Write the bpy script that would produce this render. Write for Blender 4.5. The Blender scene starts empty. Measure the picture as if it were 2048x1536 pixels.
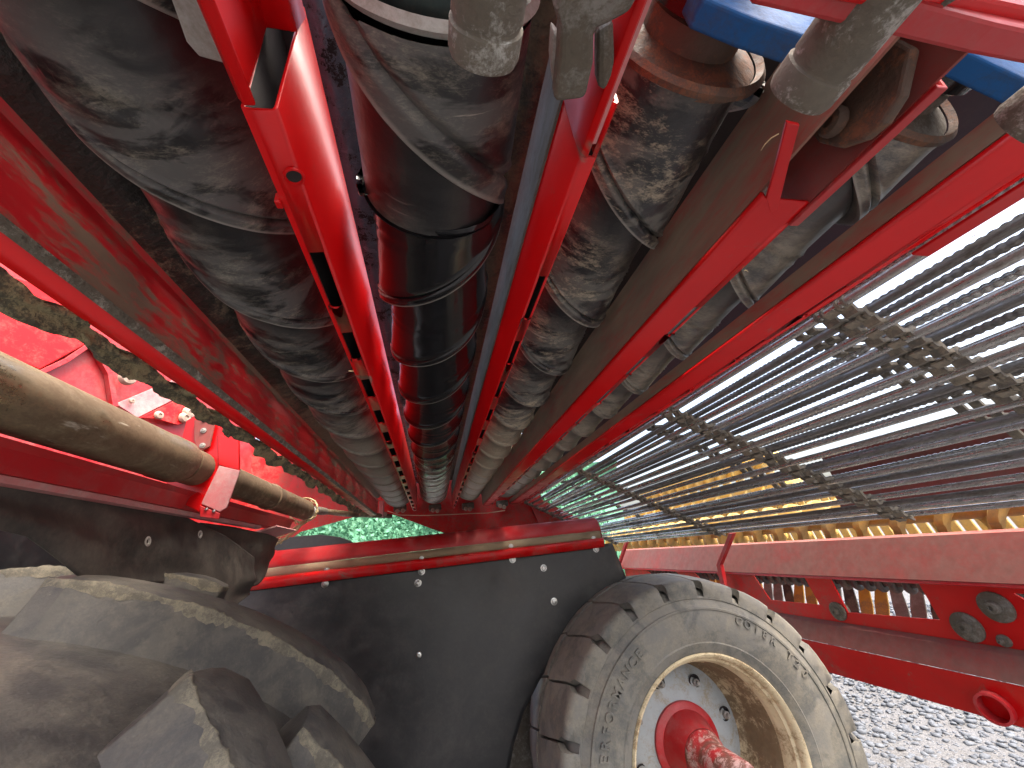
import bpy, bmesh, math, random
import numpy as np
from mathutils import Vector, Matrix
random.seed(7); rng = np.random.default_rng(7)
S = bpy.context.scene
C = bpy.data.collections.new('harvester'); S.collection.children.link(C)

# ------------------------------------------------------------------ camera
# world frame: Y runs along the rollers, X to the right, Z up, origin at the lens (1.11 m above the ground)
F, VPX, VPY, ROLL = 780.0, 868.0, 1119.0, 0.03
_d = np.array([(VPX-1024)/F, -(VPY-768)/F, -1.0]); _d /= np.linalg.norm(_d)
_z0 = np.array([0, 1.0, 0]); _z0 -= _d*(_z0@_d); _z0 /= np.linalg.norm(_z0)
_x0 = np.cross(_d, _z0)
AX = _x0*math.cos(ROLL)+_z0*math.sin(ROLL); AY = _d; AZ = np.cross(AX, AY)
cam = bpy.data.cameras.new('camera'); co = bpy.data.objects.new('camera', cam); C.objects.link(co)
cam.sensor_width = 36; cam.lens = F/2048*36; cam.clip_start = .005; cam.clip_end = 500
co.matrix_world = Matrix(((AX[0], AX[1], AX[2], 0), (AY[0], AY[1], AY[2], 0), (AZ[0], AZ[1], AZ[2], 0), (0, 0, 0, 1)))
S.camera = co
def ray(x, y):
    r = np.array([(x-1024)/F, -(y-768)/F, -1.0]); return np.array([r@AX, r@AY, r@AZ])
def onX(x, y, v): r = ray(x, y); return Vector(r*(v/r[0]))
def onY(x, y, v): r = ray(x, y); return Vector(r*(v/r[1]))
def onZ(x, y, v): r = ray(x, y); return Vector(r*(v/r[2]))

# ------------------------------------------------------------------ sky, sun, exposure
SUN_EL, SUN_AZ = math.radians(64), math.radians(150)
w = bpy.data.worlds.new('World'); S.world = w; w.use_nodes = True
nt = w.node_tree; bg = nt.nodes['Background']
sky = nt.nodes.new('ShaderNodeTexSky'); sky.sky_type = 'NISHITA'; sky.sun_disc = False
sky.sun_elevation = SUN_EL; sky.sun_rotation = SUN_AZ; sky.dust_density = 8; sky.air_density = 1.0; sky.ozone_density = 0.3
nt.links.new(sky.outputs[0], bg.inputs[0]); bg.inputs[1].default_value = .15
sl = bpy.data.lights.new('sun', 'SUN'); sl.energy = .8; sl.angle = math.radians(40); sl.color = (1, .95, .87)
so = bpy.data.objects.new('sun', sl); C.objects.link(so)
sd = Vector((math.sin(SUN_AZ)*math.cos(SUN_EL), math.cos(SUN_AZ)*math.cos(SUN_EL), math.sin(SUN_EL)))
so.rotation_euler = sd.to_track_quat('Z', 'Y').to_euler()
S.view_settings.view_transform = 'Standard'; S.view_settings.look = 'None'; S.view_settings.gamma = 1
S.view_settings.exposure = 2.5
S.cycles.max_bounces = 10; S.cycles.diffuse_bounces = 6; S.cycles.glossy_bounces = 5

# ------------------------------------------------------------------ materials
def mat(name, col, rough=.5, metal=0., dust=None, amt=0., scale=9., soft=.12, stretch=(1, 1, 1), spots=None, samt=.0, sscale=60.,
        bump=.15, bscale=80., coat=0., var=.18, rvar=.15, layer2=None, amt2=0., scale2=4., bdist=.002, dmax=.9, scratch=None, ygrad=None, drough=.9, lip_shading=False, spec=.5):
    m = bpy.data.materials.new(name); m.use_nodes = True; n = m.node_tree; L = n.links.new; N = n.nodes.new
    b = n.nodes['Principled BSDF']
    tc = N('ShaderNodeTexCoord'); mp = N('ShaderNodeMapping'); mp.inputs['Scale'].default_value = stretch
    L(tc.outputs['Object'], mp.inputs[0])
    def noise(sc, det=6, src=mp, ro=.6, dist=.0):
        t = N('ShaderNodeTexNoise'); t.inputs['Scale'].default_value = sc; t.inputs['Detail'].default_value = det
        t.inputs['Roughness'].default_value = ro; t.inputs['Distortion'].default_value = dist
        L(src.outputs[0] if src is mp else src.outputs['Object'], t.inputs['Vector']); return t
    def ramp(fac, a, bb):
        r = N('ShaderNodeMapRange'); r.interpolation_type = 'SMOOTHSTEP'
        r.inputs[1].default_value = a; r.inputs[2].default_value = bb; L(fac, r.inputs[0]); return r.outputs[0]
    def mix(f, a, bb):
        x = N('ShaderNodeMix'); x.data_type = 'RGBA'
        if f is not None: L(f, x.inputs[0])
        for s, v in ((6, a), (7, bb)):
            if isinstance(v, tuple): x.inputs[s].default_value = (*v, 1)
            else: L(v, x.inputs[s])
        return x.outputs[2]
    n1 = noise(bscale*.25, 5, tc)
    c = mix(n1.outputs[0], tuple(k*(1-var) for k in col), tuple(min(1, k*(1+var)) for k in col))
    ro = None; hgt = n1.outputs[0]
    r1 = N('ShaderNodeMapRange'); r1.inputs[3].default_value = max(.04, rough-rvar); r1.inputs[4].default_value = min(1, rough+rvar)
    L(noise(14, 4).outputs[0], r1.inputs[0]); ro = r1.outputs[0]; met = None
    def put(colr, f, rr):
        nonlocal c, ro, met
        c = mix(f, c, colr)
        x = N('ShaderNodeMix'); L(f, x.inputs[0]); L(ro, x.inputs[2]); x.inputs[3].default_value = rr; ro = x.outputs[0]
        if metal:
            y = N('ShaderNodeMix'); L(f, y.inputs[0]); y.inputs[3].default_value = 0
            if met is None: y.inputs[2].default_value = metal
            else: L(met, y.inputs[2])
            met = y.outputs[0]
    wm = wa = None
    if lip_shading:      # lip shade painted in: foot of each turn kept black, dust on the slope
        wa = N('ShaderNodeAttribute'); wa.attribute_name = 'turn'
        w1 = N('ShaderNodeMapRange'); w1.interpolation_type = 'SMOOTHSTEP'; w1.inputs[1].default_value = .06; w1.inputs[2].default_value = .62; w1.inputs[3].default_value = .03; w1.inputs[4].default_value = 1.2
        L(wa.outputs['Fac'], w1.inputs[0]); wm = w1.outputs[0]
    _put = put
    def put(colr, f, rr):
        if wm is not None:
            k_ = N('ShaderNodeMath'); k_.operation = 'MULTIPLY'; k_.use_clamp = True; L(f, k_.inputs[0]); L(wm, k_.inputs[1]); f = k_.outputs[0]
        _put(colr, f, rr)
    if layer2:
        put(layer2, ramp(noise(scale2, 5, dist=.6).outputs[0], 1-amt2-.06, 1-amt2+.06), .7)
    if dust:
        d1 = noise(scale, 8, ro=.68, dist=.4); d2 = noise(scale*5.5, 8, ro=.72, dist=.8); d3 = noise(scale*26, 3, ro=.7)
        e1 = N('ShaderNodeMath'); e1.operation = 'MULTIPLY_ADD'; L(d2.outputs[0], e1.inputs[0]); e1.inputs[1].default_value = .55; L(d1.outputs[0], e1.inputs[2])
        e2 = N('ShaderNodeMath'); e2.operation = 'MULTIPLY_ADD'; L(d3.outputs[0], e2.inputs[0]); e2.inputs[1].default_value = .30; L(e1.outputs[0], e2.inputs[2])
        th = .925+.74-amt*1.48
        if ygrad:  # more dust towards the far end; on rollers it also paints in the sheen
            sx = N('ShaderNodeSeparateXYZ'); L(tc.outputs['Object'], sx.inputs[0])
            e3 = N('ShaderNodeMath'); e3.operation = 'MULTIPLY_ADD'; L(ramp(sx.outputs[1], ygrad[0], ygrad[1]), e3.inputs[0]); e3.inputs[1].default_value = ygrad[2]; L(e2.outputs[0], e3.inputs[2]); e2 = e3
        f0 = ramp(e2.outputs[0], th-soft*1.3, th+soft*1.3); f1 = N('ShaderNodeMath'); f1.operation = 'MULTIPLY'; L(f0, f1.inputs[0]); f1.inputs[1].default_value = dmax; f = f1.outputs[0]
        dc = mix(noise(scale*9, 5).outputs[0], tuple(k*.6 for k in dust), tuple(k*1.35 for k in dust))
        put(dc, f, drough)
    if scratch:
        m2 = N('ShaderNodeMapping'); m2.inputs['Scale'].default_value = scratch[1]; m2.inputs['Rotation'].default_value = (.3, .2, .5); L(tc.outputs['Object'], m2.inputs[0])
        t9 = N('ShaderNodeTexNoise'); t9.inputs['Scale'].default_value = 1.; t9.inputs['Detail'].default_value = 5; t9.inputs['Roughness'].default_value = .7; L(m2.outputs[0], t9.inputs['Vector'])
        put(scratch[0], ramp(t9.outputs[0], scratch[2], scratch[2]+.10), .8)
    if spots:
        v = N('ShaderNodeTexVoronoi'); v.inputs['Scale'].default_value = sscale; L(tc.outputs['Object'], v.inputs['Vector'])
        q = N('ShaderNodeMath'); q.operation = 'MULTIPLY_ADD'; L(noise(sscale*.3, 3, tc).outputs[0], q.inputs[0]); q.inputs[1].default_value = .5; L(v.outputs['Distance'], q.inputs[2])
        put(spots, ramp(q.outputs[0], .2+samt*.25, .14+samt*.25), .85)
    if lip_shading:
        e9 = N('ShaderNodeMath'); e9.operation = 'MULTIPLY'; L(ramp(wa.outputs['Fac'], .982, .997), e9.inputs[0]); e9.inputs[1].default_value = .55; wm = None  # painted highlight: pale line along each lip edge
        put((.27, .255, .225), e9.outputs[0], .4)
    L(c, b.inputs['Base Color']); L(ro, b.inputs['Roughness'])
    if met is not None: L(met, b.inputs['Metallic'])
    else: b.inputs['Metallic'].default_value = metal
    b.inputs['Specular IOR Level'].default_value = spec
    b.inputs['Coat Weight'].default_value = coat; b.inputs['Coat Roughness'].default_value = .15
    bp = N('ShaderNodeBump'); bp.inputs['Strength'].default_value = bump; bp.inputs['Distance'].default_value = bdist
    L(noise(bscale, 5, tc).outputs[0], bp.inputs['Height']); L(bp.outputs[0], b.inputs['Normal'])
    return m
MUD = (.21, .165, .11); TAN = (.34, .27, .17); GREYD = (.26, .245, .22)
RED = (.52, .0016, .0030)
SCR = ((.20, .18, .15), (9, 160, 9), .66)
M = dict(
 red=mat('red_paint', RED, .36, coat=.1, dust=(.27, .09, .07), amt=.34, scale=22, soft=.10, spots=(.5, .38, .30), samt=-.25, sscale=75, bump=.05, bscale=40, bdist=.001, dmax=.6, scratch=((.55, .25, .22), (26, 150, 150), .72), spec=.3, ygrad=(.8, 1.9, .22), layer2=(.17, .14, .11), amt2=.30, scale2=16),
 red2=mat('red_paint_hazed', (.41, .006, .011), .42, dust=(.33, .12, .11), amt=.42, scale=13, soft=.22, spots=(.5, .36, .3), samt=-.28, sscale=60, bump=.06, bscale=40, bdist=.001, dmax=.75, scratch=((.55, .30, .27), (20, 90, 140), .72), layer2=(.20, .14, .12), amt2=.28, scale2=12),
 redmud=mat('red_paint_muddy', (.40, .007, .012), .42, dust=(.14, .105, .07), amt=.49, scale=9, soft=.06, stretch=(1, .22, 1), bump=.15, bscale=50, dmax=.92, scratch=((.34, .04, .04), (60, 3, 60), .52)),
 reddust=mat('red_paint_brown_dust', (.34, .010, .014), .6, dust=(.205, .162, .115), amt=.61, scale=7, soft=.16, stretch=(1, .22, 1), bump=.12, bscale=90, bdist=.001, dmax=.95),
 redrust=mat('red_frame_dusted', (.30, .018, .020), .66, dust=(.185, .098, .082), amt=.62, scale=4.5, soft=.3, bump=.06, bscale=90, bdist=.001, dmax=.92, spots=(.32, .18, .15), samt=-.3, sscale=30, spec=.3),
 pink=mat('faded_red_paint', (.50, .13, .14), .5, dust=(.46, .30, .28), amt=.5, scale=14, soft=.2, bump=.08),
 rub=mat('black_rubber_dusty', (.013, .013, .014), .38, dust=(.33, .30, .235), amt=.39, scale=20, soft=.16, stretch=(1, 2.6, 1), spots=(.42, .34, .22), samt=-.24, sscale=110, bump=.3, bscale=70, layer2=(.080, .078, .074), amt2=.50, scale2=16, dmax=.55, scratch=((.24, .22, .19), (9, 160, 9), .63), ygrad=(.5, 1.2, .60), drough=.45, lip_shading=True),
 rubgrey=mat('grey_dusty_rubber', (.055, .055, .054), .36, dust=(.27, .24, .185), amt=.50, scale=14, soft=.16, stretch=(1, 2.6, 1), spots=(.42, .34, .22), samt=-.2, sscale=110, bump=.3, bscale=70, dmax=.75, scratch=SCR, ygrad=(.5, 1.3, .3), drough=.55, lip_shading=True),
 rubclean=mat('black_rubber_shiny', (.009, .009, .010), .17, dust=(.30, .27, .215), amt=.29, scale=14, soft=.12, stretch=(1, 2.5, 1), bump=.10, bscale=40, dmax=.55, scratch=((.13, .12, .11), (9, 160, 9), .70), ygrad=(.7, 1.7, .58), drough=.32, lip_shading=True),
 rubmud=mat('black_rubber_muddy', (.014, .0145, .016), .38, dust=(.35, .30, .215), amt=.43, scale=18, soft=.08, stretch=(1, 2.2, 1), spots=(.46, .37, .25), samt=-.14, sscale=130, bump=.5, bscale=110, layer2=(.100, .096, .085), amt2=.51, scale2=14, dmax=.68, scratch=((.26, .24, .20), (9, 160, 9), .62), ygrad=(.6, 1.3, .55), drough=.5, lip_shading=True),
 flap=mat('rubber_sheet', (.017, .018, .0195), .34, dust=(.075, .070, .062), amt=.42, scale=7, soft=.2, spots=(.2, .17, .13), samt=-.30, sscale=40, bump=.14, bscale=60, dmax=.5, scratch=((.10, .097, .092), (5, 60, 30), .71)),
 flapd=mat('rubber_sheet_dusty', (.030, .029, .028), .5, dust=(.15, .13, .105), amt=.47, scale=8, soft=.22, spots=(.3, .26, .2), samt=-.26, sscale=50, bump=.3, bscale=70, dmax=.7, scratch=((.13, .12, .11), (8, 60, 30), .68)),
 tyre=mat('tyre_rubber', (.05, .05, .048), .68, dust=(.21, .18, .13), amt=.5, scale=14, soft=.16, bump=.4, bscale=75),
 lug=mat('lug_rubber', (.040, .039, .037), .6, dust=(.15, .135, .105), amt=.42, scale=16, soft=.2, spots=(.30, .26, .19), samt=-.24, sscale=90, bump=.6, bscale=120, layer2=(.068, .064, .056), amt2=.50, scale2=14, dmax=.7, scratch=((.20, .18, .14), (18, 60, 18), .67)),
 lugedge=mat('lug_edge_mud', (.175, .155, .110), .9, dust=(.08, .074, .06), amt=.52, scale=34, soft=.1, bump=.8, bscale=150),
 wheelrub=mat('wheel_tyre_rubber', (.088, .090, .084), .62, dust=(.25, .225, .17), amt=.47, scale=18, soft=.2, spots=(.36, .33, .26), samt=-.22, sscale=90, bump=.35, bscale=110, layer2=(.15, .147, .132), amt2=.50, scale2=12, dmax=.75),
 cream=mat('cream_rim_paint', (.66, .56, .36), .45, dust=(.30, .20, .10), amt=.47, scale=12, soft=.08, bump=.15, spots=(.2, .13, .07), samt=-.16, sscale=60),
 rimmud=mat('rim_mud', (.52, .42, .26), .8, dust=(.16, .105, .055), amt=.55, scale=7, soft=.07, bump=1., bscale=30, bdist=.008),
 disc=mat('pale_grey_disc', (.33, .36, .37), .42, dust=(.28, .225, .14), amt=.43, scale=12, soft=.12, bump=.05, spots=(.12, .11, .1), samt=-.3, sscale=40),
 steel=mat('dull_steel', (.42, .41, .39), .42, metal=.85, dust=(.19, .155, .11), amt=.5, scale=18, soft=.12, bump=.3, bscale=90),
 steelmud=mat('muddy_steel', (.22, .21, .19), .5, metal=.5, dust=(.095, .078, .055), amt=.55, scale=24, soft=.10, bump=.8, bscale=110, spots=(.5, .48, .43), samt=-.14, sscale=90),
 pin=mat('worn_pin_steel', (.44, .435, .40), .42, metal=.4, dust=(.105, .085, .06), amt=.52, scale=24, soft=.07, bump=.7, bscale=120, spots=(.05, .05, .045), samt=-.14, sscale=110),
 galv=mat('galvanised_steel', (.36, .355, .335), .55, metal=.15, dust=(.22, .20, .17), amt=.5, scale=18, soft=.15, bump=.3, bscale=80),
 greydust=mat('grey_dust_on_steel', (.15, .142, .130), .75, dust=(.09, .078, .06), amt=.5, scale=12, soft=.15, stretch=(1, .3, 1), bump=.3, bscale=90),
 chrome=mat('bolt_zinc', (.50, .50, .48), .30, metal=1., dust=(.12, .10, .08), amt=.40, scale=80, soft=.1, bump=.2, bscale=90, var=.1),
 boltmud=mat('muddy_bolt', (.42, .30, .24), .7, metal=.1, dust=(.34, .24, .18), amt=.5, scale=30, bump=.4, bscale=120),
 rod=mat('bright_rod_steel', (.56, .55, .53), .24, metal=.85, dust=(.095, .080, .060), amt=.43, scale=20, soft=.10, stretch=(1, .3, 1), bump=.25, bscale=110),
 rodb=mat('grey_rod_steel', (.26, .25, .24), .28, metal=.8, dust=(.075, .063, .048), amt=.47, scale=20, soft=.10, stretch=(1, .3, 1), bump=.35, bscale=110),
 belt=mat('web_belt_rubber', (.10, .092, .078), .6, dust=(.26, .22, .165), amt=.50, scale=40, soft=.1, bump=.6, bscale=140),
 blue=mat('blue_paint', (.008, .085, .265), .6, dust=(.05, .052, .055), amt=.45, scale=22, soft=.16, bump=.4, bscale=80, dmax=.65, spec=.2),
 rust=mat('rusty_steel', (.075, .048, .034), .7, dust=(.19, .085, .045), amt=.47, scale=34, soft=.08, bump=.8, bscale=110, spots=(.38, .34, .28), samt=-.2, sscale=110),
 teal=mat('dark_oily_steel', (.035, .05, .05), .3, metal=.8, dust=(.05, .042, .03), amt=.4, scale=16, bump=.1),
 wet=mat('wet_tube_sky_tint', (.13, .19, .26), .24, metal=.3, dust=(.010, .010, .011), amt=.46, scale=34, soft=.04, spots=(.006, .006, .007), samt=-.06, sscale=85, bump=.35, bscale=50, dmax=.95),  # blue-grey base colour paints in the sky's reflection
 mudtube=mat('mud_caked_tube', (.02, .019, .018), .45, dust=(.12, .095, .065), amt=.52, scale=18, soft=.08, bump=.9, bscale=60, bdist=.005),
 mudrub=mat('dirty_lower_tube', (.022, .0215, .020), .5, dust=(.20, .168, .12), amt=.43, scale=16, soft=.07, bump=.9, bscale=80, bdist=.004, dmax=.85, ygrad=(.4, 1.4, .42)),
 tube=mat('bronze_tube', (.30, .235, .15), .27, metal=.8, dust=(.085, .052, .026), amt=.52, scale=13, soft=.14, stretch=(1, .6, 1), bump=.2, bscale=70, dmax=.8, layer2=(.15, .10, .058), amt2=.5, scale2=10, scratch=((.40, .36, .28), (60, 10, 60), .62)),
 mud=mat('dried_mud', (.25, .21, .115), .9, dust=(.06, .056, .04), amt=.50, scale=30, soft=.06, bump=1., bscale=90, bdist=.006),
 grit=mat('grit_line', (.12, .105, .08), .9, dust=(.36, .33, .28), amt=.44, scale=60, soft=.08, bump=1., bscale=220, bdist=.003),
 yel=mat('yellow_polyurethane', (.66, .42, .075), .36, dust=(.42, .32, .16), amt=.50, scale=9, soft=.2, bump=.15, bscale=60),
 coil=mat('black_coil', (.05, .05, .052), .45, dust=(.2, .175, .13), amt=.46, scale=22, soft=.12, bump=.3),
 tanwood=mat('amber_disc', (.62, .36, .06), .45, dust=(.3, .22, .13), amt=.45, scale=14, bump=.2),
 dark=mat('dark_steel_and_shade', (.012, .008, .008), .8, dust=(.03, .024, .018), amt=.4, scale=9, bump=.2),  # near-black steel; beam insides and holes get it as painted shade
 ledge=mat('ledge_dried_soil', (.27, .21, .13), .85, dust=(.30, .05, .04), amt=.36, scale=14, soft=.06, bump=.8, bscale=80),
 straw=mat('straw', (.55, .44, .24), .8, bump=.2),
 twine=mat('twine', (.58, .45, .33), .8, bump=.4, bscale=200),
 axle=mat('chipped_red_paint', (.42, .02, .025), .5, dust=(.52, .33, .30), amt=.47, scale=44, soft=.05, bump=.5, bscale=120, layer2=(.17, .07, .05), amt2=.5, scale2=9),
)

# ------------------------------------------------------------------ geometry helpers
class MB:
    def __init__(s): s.v = []; s.f = []
    def add(s, vs, fs):
        o = len(s.v); s.v += [tuple(p) for p in vs]; s.f += [tuple(i+o for i in q) for q in fs]; return s
    def box(s, c, d, rot=None):
        R = rot if rot is not None else Matrix.Identity(3); c = Vector(c)
        vs = [c+R@Vector((sx*d[0]/2, sy*d[1]/2, sz*d[2]/2)) for sx in (-1, 1) for sy in (-1, 1) for sz in (-1, 1)]
        return s.add(vs, [(0, 1, 3, 2), (4, 6, 7, 5), (0, 4, 5, 1), (2, 3, 7, 6), (0, 2, 6, 4), (1, 5, 7, 3)])
    def rings(s, rows, closed=True, cap0=True, cap1=True):
        n = len(rows[0]); o = []
        for r in rows: o += list(r)
        fs = []
        for i in range(len(rows)-1):
            for j in range(n if closed else n-1):
                k = (j+1) % n; fs.append((i*n+j, i*n+k, (i+1)*n+k, (i+1)*n+j))
        if cap0: fs.append(tuple(range(n))[::-1])
        if cap1: fs.append(tuple((len(rows)-1)*n+j for j in range(n)))
        return s.add(o, fs)
    def lathe(s, prof, c, ax=(0, 1, 0), n=24, cap0=True, cap1=True):   # prof: (radius, distance along axis)
        a = Vector(ax).normalized(); u = a.orthogonal().normalized(); v = a.cross(u); c = Vector(c)
        rows = [[c+a*t+(u*math.cos(q)+v*math.sin(q))*r for q in [2*math.pi*k/n for k in range(n)]] for r, t in prof]
        return s.rings(rows, True, cap0, cap1)
    def cyl(s, p0, p1, r, n=12, r1=None):
        p0 = Vector(p0); p1 = Vector(p1); L = (p1-p0).length
        return s.lathe([(r, 0), (r if r1 is None else r1, L)], p0, p1-p0, n)
    def tube(s, pts, r, n=8):
        pts = [Vector(p) for p in pts]; rows = []
        for i, p in enumerate(pts):
            t = (pts[min(i+1, len(pts)-1)]-pts[max(i-1, 0)]).normalized()
            u = t.cross(Vector((.3, .2, .93))).normalized(); v = t.cross(u)
            rr = r[i] if isinstance(r, (list, tuple)) else r
            rows.append([p+(u*math.cos(2*math.pi*k/n)+v*math.sin(2*math.pi*k/n))*rr for k in range(n)])
        return s.rings(rows)
    def slab(s, pts, d):          # polygon with thickness vector d
        d = Vector(d); pts = [Vector(p) for p in pts]
        return s.rings([pts, [p+d for p in pts]])
    def ext(s, poly, y0, y1, closed=True, ny=1):     # XZ polygon swept along Y
        rows = [[(x, y0+(y1-y0)*i/ny, z) for x, z in poly] for i in range(ny+1)]
        return s.rings(rows, closed, closed, closed)
    def quads(s, *qs):
        for q in qs: s.add(q, [tuple(range(len(q)))])
        return s
    def build(s, name, m, parent=None, smooth=None, solid=0, bevel=0, seg=2, off=-1, inner=None):
        me = bpy.data.meshes.new(name); me.from_pydata(s.v, [], s.f); me.update()
        bm = bmesh.new(); bm.from_mesh(me)
        bmesh.ops.remove_doubles(bm, verts=bm.verts, dist=1e-6)
        if not solid: bmesh.ops.recalc_face_normals(bm, faces=bm.faces)
        bm.to_mesh(me); bm.free()
        o = bpy.data.objects.new(name, me); C.objects.link(o); me.materials.append(m if not isinstance(m, str) else M[m])
        if parent is not None: o.parent = parent; o.matrix_parent_inverse = Matrix.Translation(-parent.location) if parent.type == 'EMPTY' else Matrix.Identity(4)
        if smooth is not None: shade(me, smooth)
        if solid:
            k = o.modifiers.new('solid', 'SOLIDIFY'); k.thickness = solid; k.offset = off; k.use_even_offset = False
            if inner: me.materials[0] = M[inner]; me.materials.append(M[m]); k.material_offset = 1; k.material_offset_rim = 1  # inner faces take a dark tone that paints in their shade
        if bevel:
            k = o.modifiers.new('bevel', 'BEVEL'); k.width = bevel; k.segments = seg; k.limit_method = 'ANGLE'; k.angle_limit = .7; k.harden_normals = False
        return o
def shade(me, ang=35):
    me.polygons.foreach_set('use_smooth', [True]*len(me.polygons))
    if ang < 180:
        bm = bmesh.new(); bm.from_mesh(me); a = math.radians(ang)
        for e in bm.edges:
            if len(e.link_faces) == 2 and e.calc_face_angle(0) > a: e.smooth = False
        bm.to_mesh(me); bm.free()
def thing(name, label, cat, loc=(0, 0, 0), group=None):
    o = bpy.data.objects.new(name, None); C.objects.link(o); o.location = loc; o.empty_display_size = .05
    return tag(o, label, cat, group)
def tag(o, label=None, cat=None, group=None, kind=None):
    if label: o['label'] = label
    if cat: o['category'] = cat
    if group: o['group'] = group
    if kind: o['kind'] = kind
    return o
def copy_tree(o, parent=None):
    c = o.copy(); C.objects.link(c)
    if parent is not None: c.parent = parent
    for ch in list(o.children): copy_tree(ch, c)
    return c
def npmesh(name, v, f, m, parent=None, smooth=180):
    me = bpy.data.meshes.new(name); f = np.asarray(f, np.int32); v = np.asarray(v, np.float32)
    k = f.shape[1]
    me.vertices.add(len(v)); me.vertices.foreach_set('co', v.ravel())
    me.loops.add(f.size); me.loops.foreach_set('vertex_index', f.ravel())
    me.polygons.add(len(f)); me.polygons.foreach_set('loop_start', np.arange(len(f), dtype=np.int32)*k)
    me.update(calc_edges=True); me.validate()
    o = bpy.data.objects.new(name, me); C.objects.link(o); me.materials.append(M[m] if isinstance(m, str) else m)
    if parent is not None: o.parent = parent; o.matrix_parent_inverse = Matrix.Translation(-parent.location)
    if smooth: shade(me, smooth)
    return o
def vnoise(x, y, seed=0):      # cheap smooth noise from a few sines
    r = np.random.default_rng(seed); s = 0
    for k in range(7):
        a = r.uniform(0, 6.28); fq = r.uniform(.6, 2.6); s = s+np.sin((x*math.cos(a)+y*math.sin(a))*fq*6.28+r.uniform(0, 6.28))/7
    return s
def bolt(parent, p, ax, r=.007, m='chrome', name='bolt', washer=True):
    b = MB(); a = Vector(ax).normalized()
    if washer: b.lathe([(r*1.45, 0), (r*1.45, r*.25), (r*1.2, r*.32)], p, a, 16)
    b.lathe([(r, r*.2), (r, r*.55), (r*.82, r*.85), (r*.42, r*.95), (r*.38, r*.7)], p, a, 14)
    return b.build(name, m, parent, smooth=40)

# ------------------------------------------------------------------ setting: ground, gravel, hedge
GZ = -1.11
g = mat('gravel_ground', (.115, .12, .13), .9, dust=(.085, .083, .08), amt=.5, scale=9, soft=.2, bump=1., bscale=45, bdist=.02, spots=(.30, .31, .33), samt=-.1, sscale=45)
xs = np.linspace(-60, 60, 121); ys = np.linspace(-60, 60, 121)
gx, gy = np.meshgrid(xs, ys); gv = np.stack([gx.ravel(), gy.ravel(), GZ+.03*vnoise(gx*.2, gy*.2, 3).ravel()], 1)
ii = np.arange(120*121).reshape(120, 121)[:, :120].ravel()
tag(npmesh('ground', gv, np.stack([ii, ii+1, ii+122, ii+121], 1), g), kind='structure')
# loose stones where the ground is seen
tv = np.array([[1, 0, 0], [-1, 0, 0], [0, 1, 0], [0, -1, 0], [0, 0, 1], [0, 0, -1]], float)
ico = bmesh.new(); bmesh.ops.create_icosphere(ico, subdivisions=1, radius=1)
iv = np.array([v.co[:] for v in ico.verts]); iff = np.array([[v.index for v in f.verts] for f in ico.faces]); ico.free()
V = []; FF = []; n = 30000
for k in range(n):
    x = 1.2+4.4*rng.random()**1.3; y = .5+4.6*rng.random(); s = .005+.020*rng.random()**3.5
    sc = s*np.array([1, .6+.5*rng.random(), .35+.3*rng.random()]); a = rng.random()*6.28
    p = iv*(1+.25*rng.normal(size=(len(iv), 1)))*sc
    R = np.array([[math.cos(a), -math.sin(a), 0], [math.sin(a), math.cos(a), 0], [0, 0, 1]])
    V.append(p@R.T+[x, y, GZ+.028*0+s*.15+.01]); FF.append(iff+12*k)
gs = mat('gravel_stones', (.060, .069, .084), .85, dust=(.125, .14, .16), amt=.48, scale=22, soft=.15, bump=.4, bscale=90, spots=(.12, .10, .085), samt=-.1, sscale=40)
tag(npmesh('gravel', np.concatenate(V), np.concatenate(FF), gs, smooth=0), 'loose grey gravel stones on the ground beyond the red frame', kind='stuff')
# hedge beyond the far end
V = []; FF = []; n = 34000
for k in range(n):
    x = -4+6.5*rng.random(); z = GZ+2.4*rng.random(); y = 5.4+.35*math.sin(x*2.1+z*3)+.7*rng.random()**.6
    a = rng.normal(size=3); a /= np.linalg.norm(a); b = np.cross(a, rng.normal(size=3)); b /= np.linalg.norm(b); s = .022+.022*rng.random()
    V.append(np.array([x, y, z])+np.array([a*s, b*s*.55, -a*s, -b*s*.55])); FF.append(np.array([[0, 1, 2, 3]])+4*k)
qx = np.linspace(-4.5, 3, 40); qz = np.linspace(GZ-.1, GZ+2.3, 14); o_ = 4*n
QX, QZ = np.meshgrid(qx, qz); V.append(np.stack([QX.ravel(), 6.0+.2*np.sin(QX.ravel()*2+QZ.ravel()*3), QZ.ravel()], 1))
ii = (np.arange(13)[:, None]*40+np.arange(39)[None, :]).ravel(); FF.append(np.stack([ii, ii+1, ii+41, ii+40], 1)+o_)
hm = mat('hedge_leaf', (.05, .19, .10), .6, dust=(.10, .28, .17), amt=.5, scale=9, soft=.2, bump=0, var=.25)
tag(npmesh('hedge', np.concatenate(V), np.concatenate(FF), hm, smooth=0), 'green leafy hedge seen through the gap below the far red panel', kind='stuff')

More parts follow.
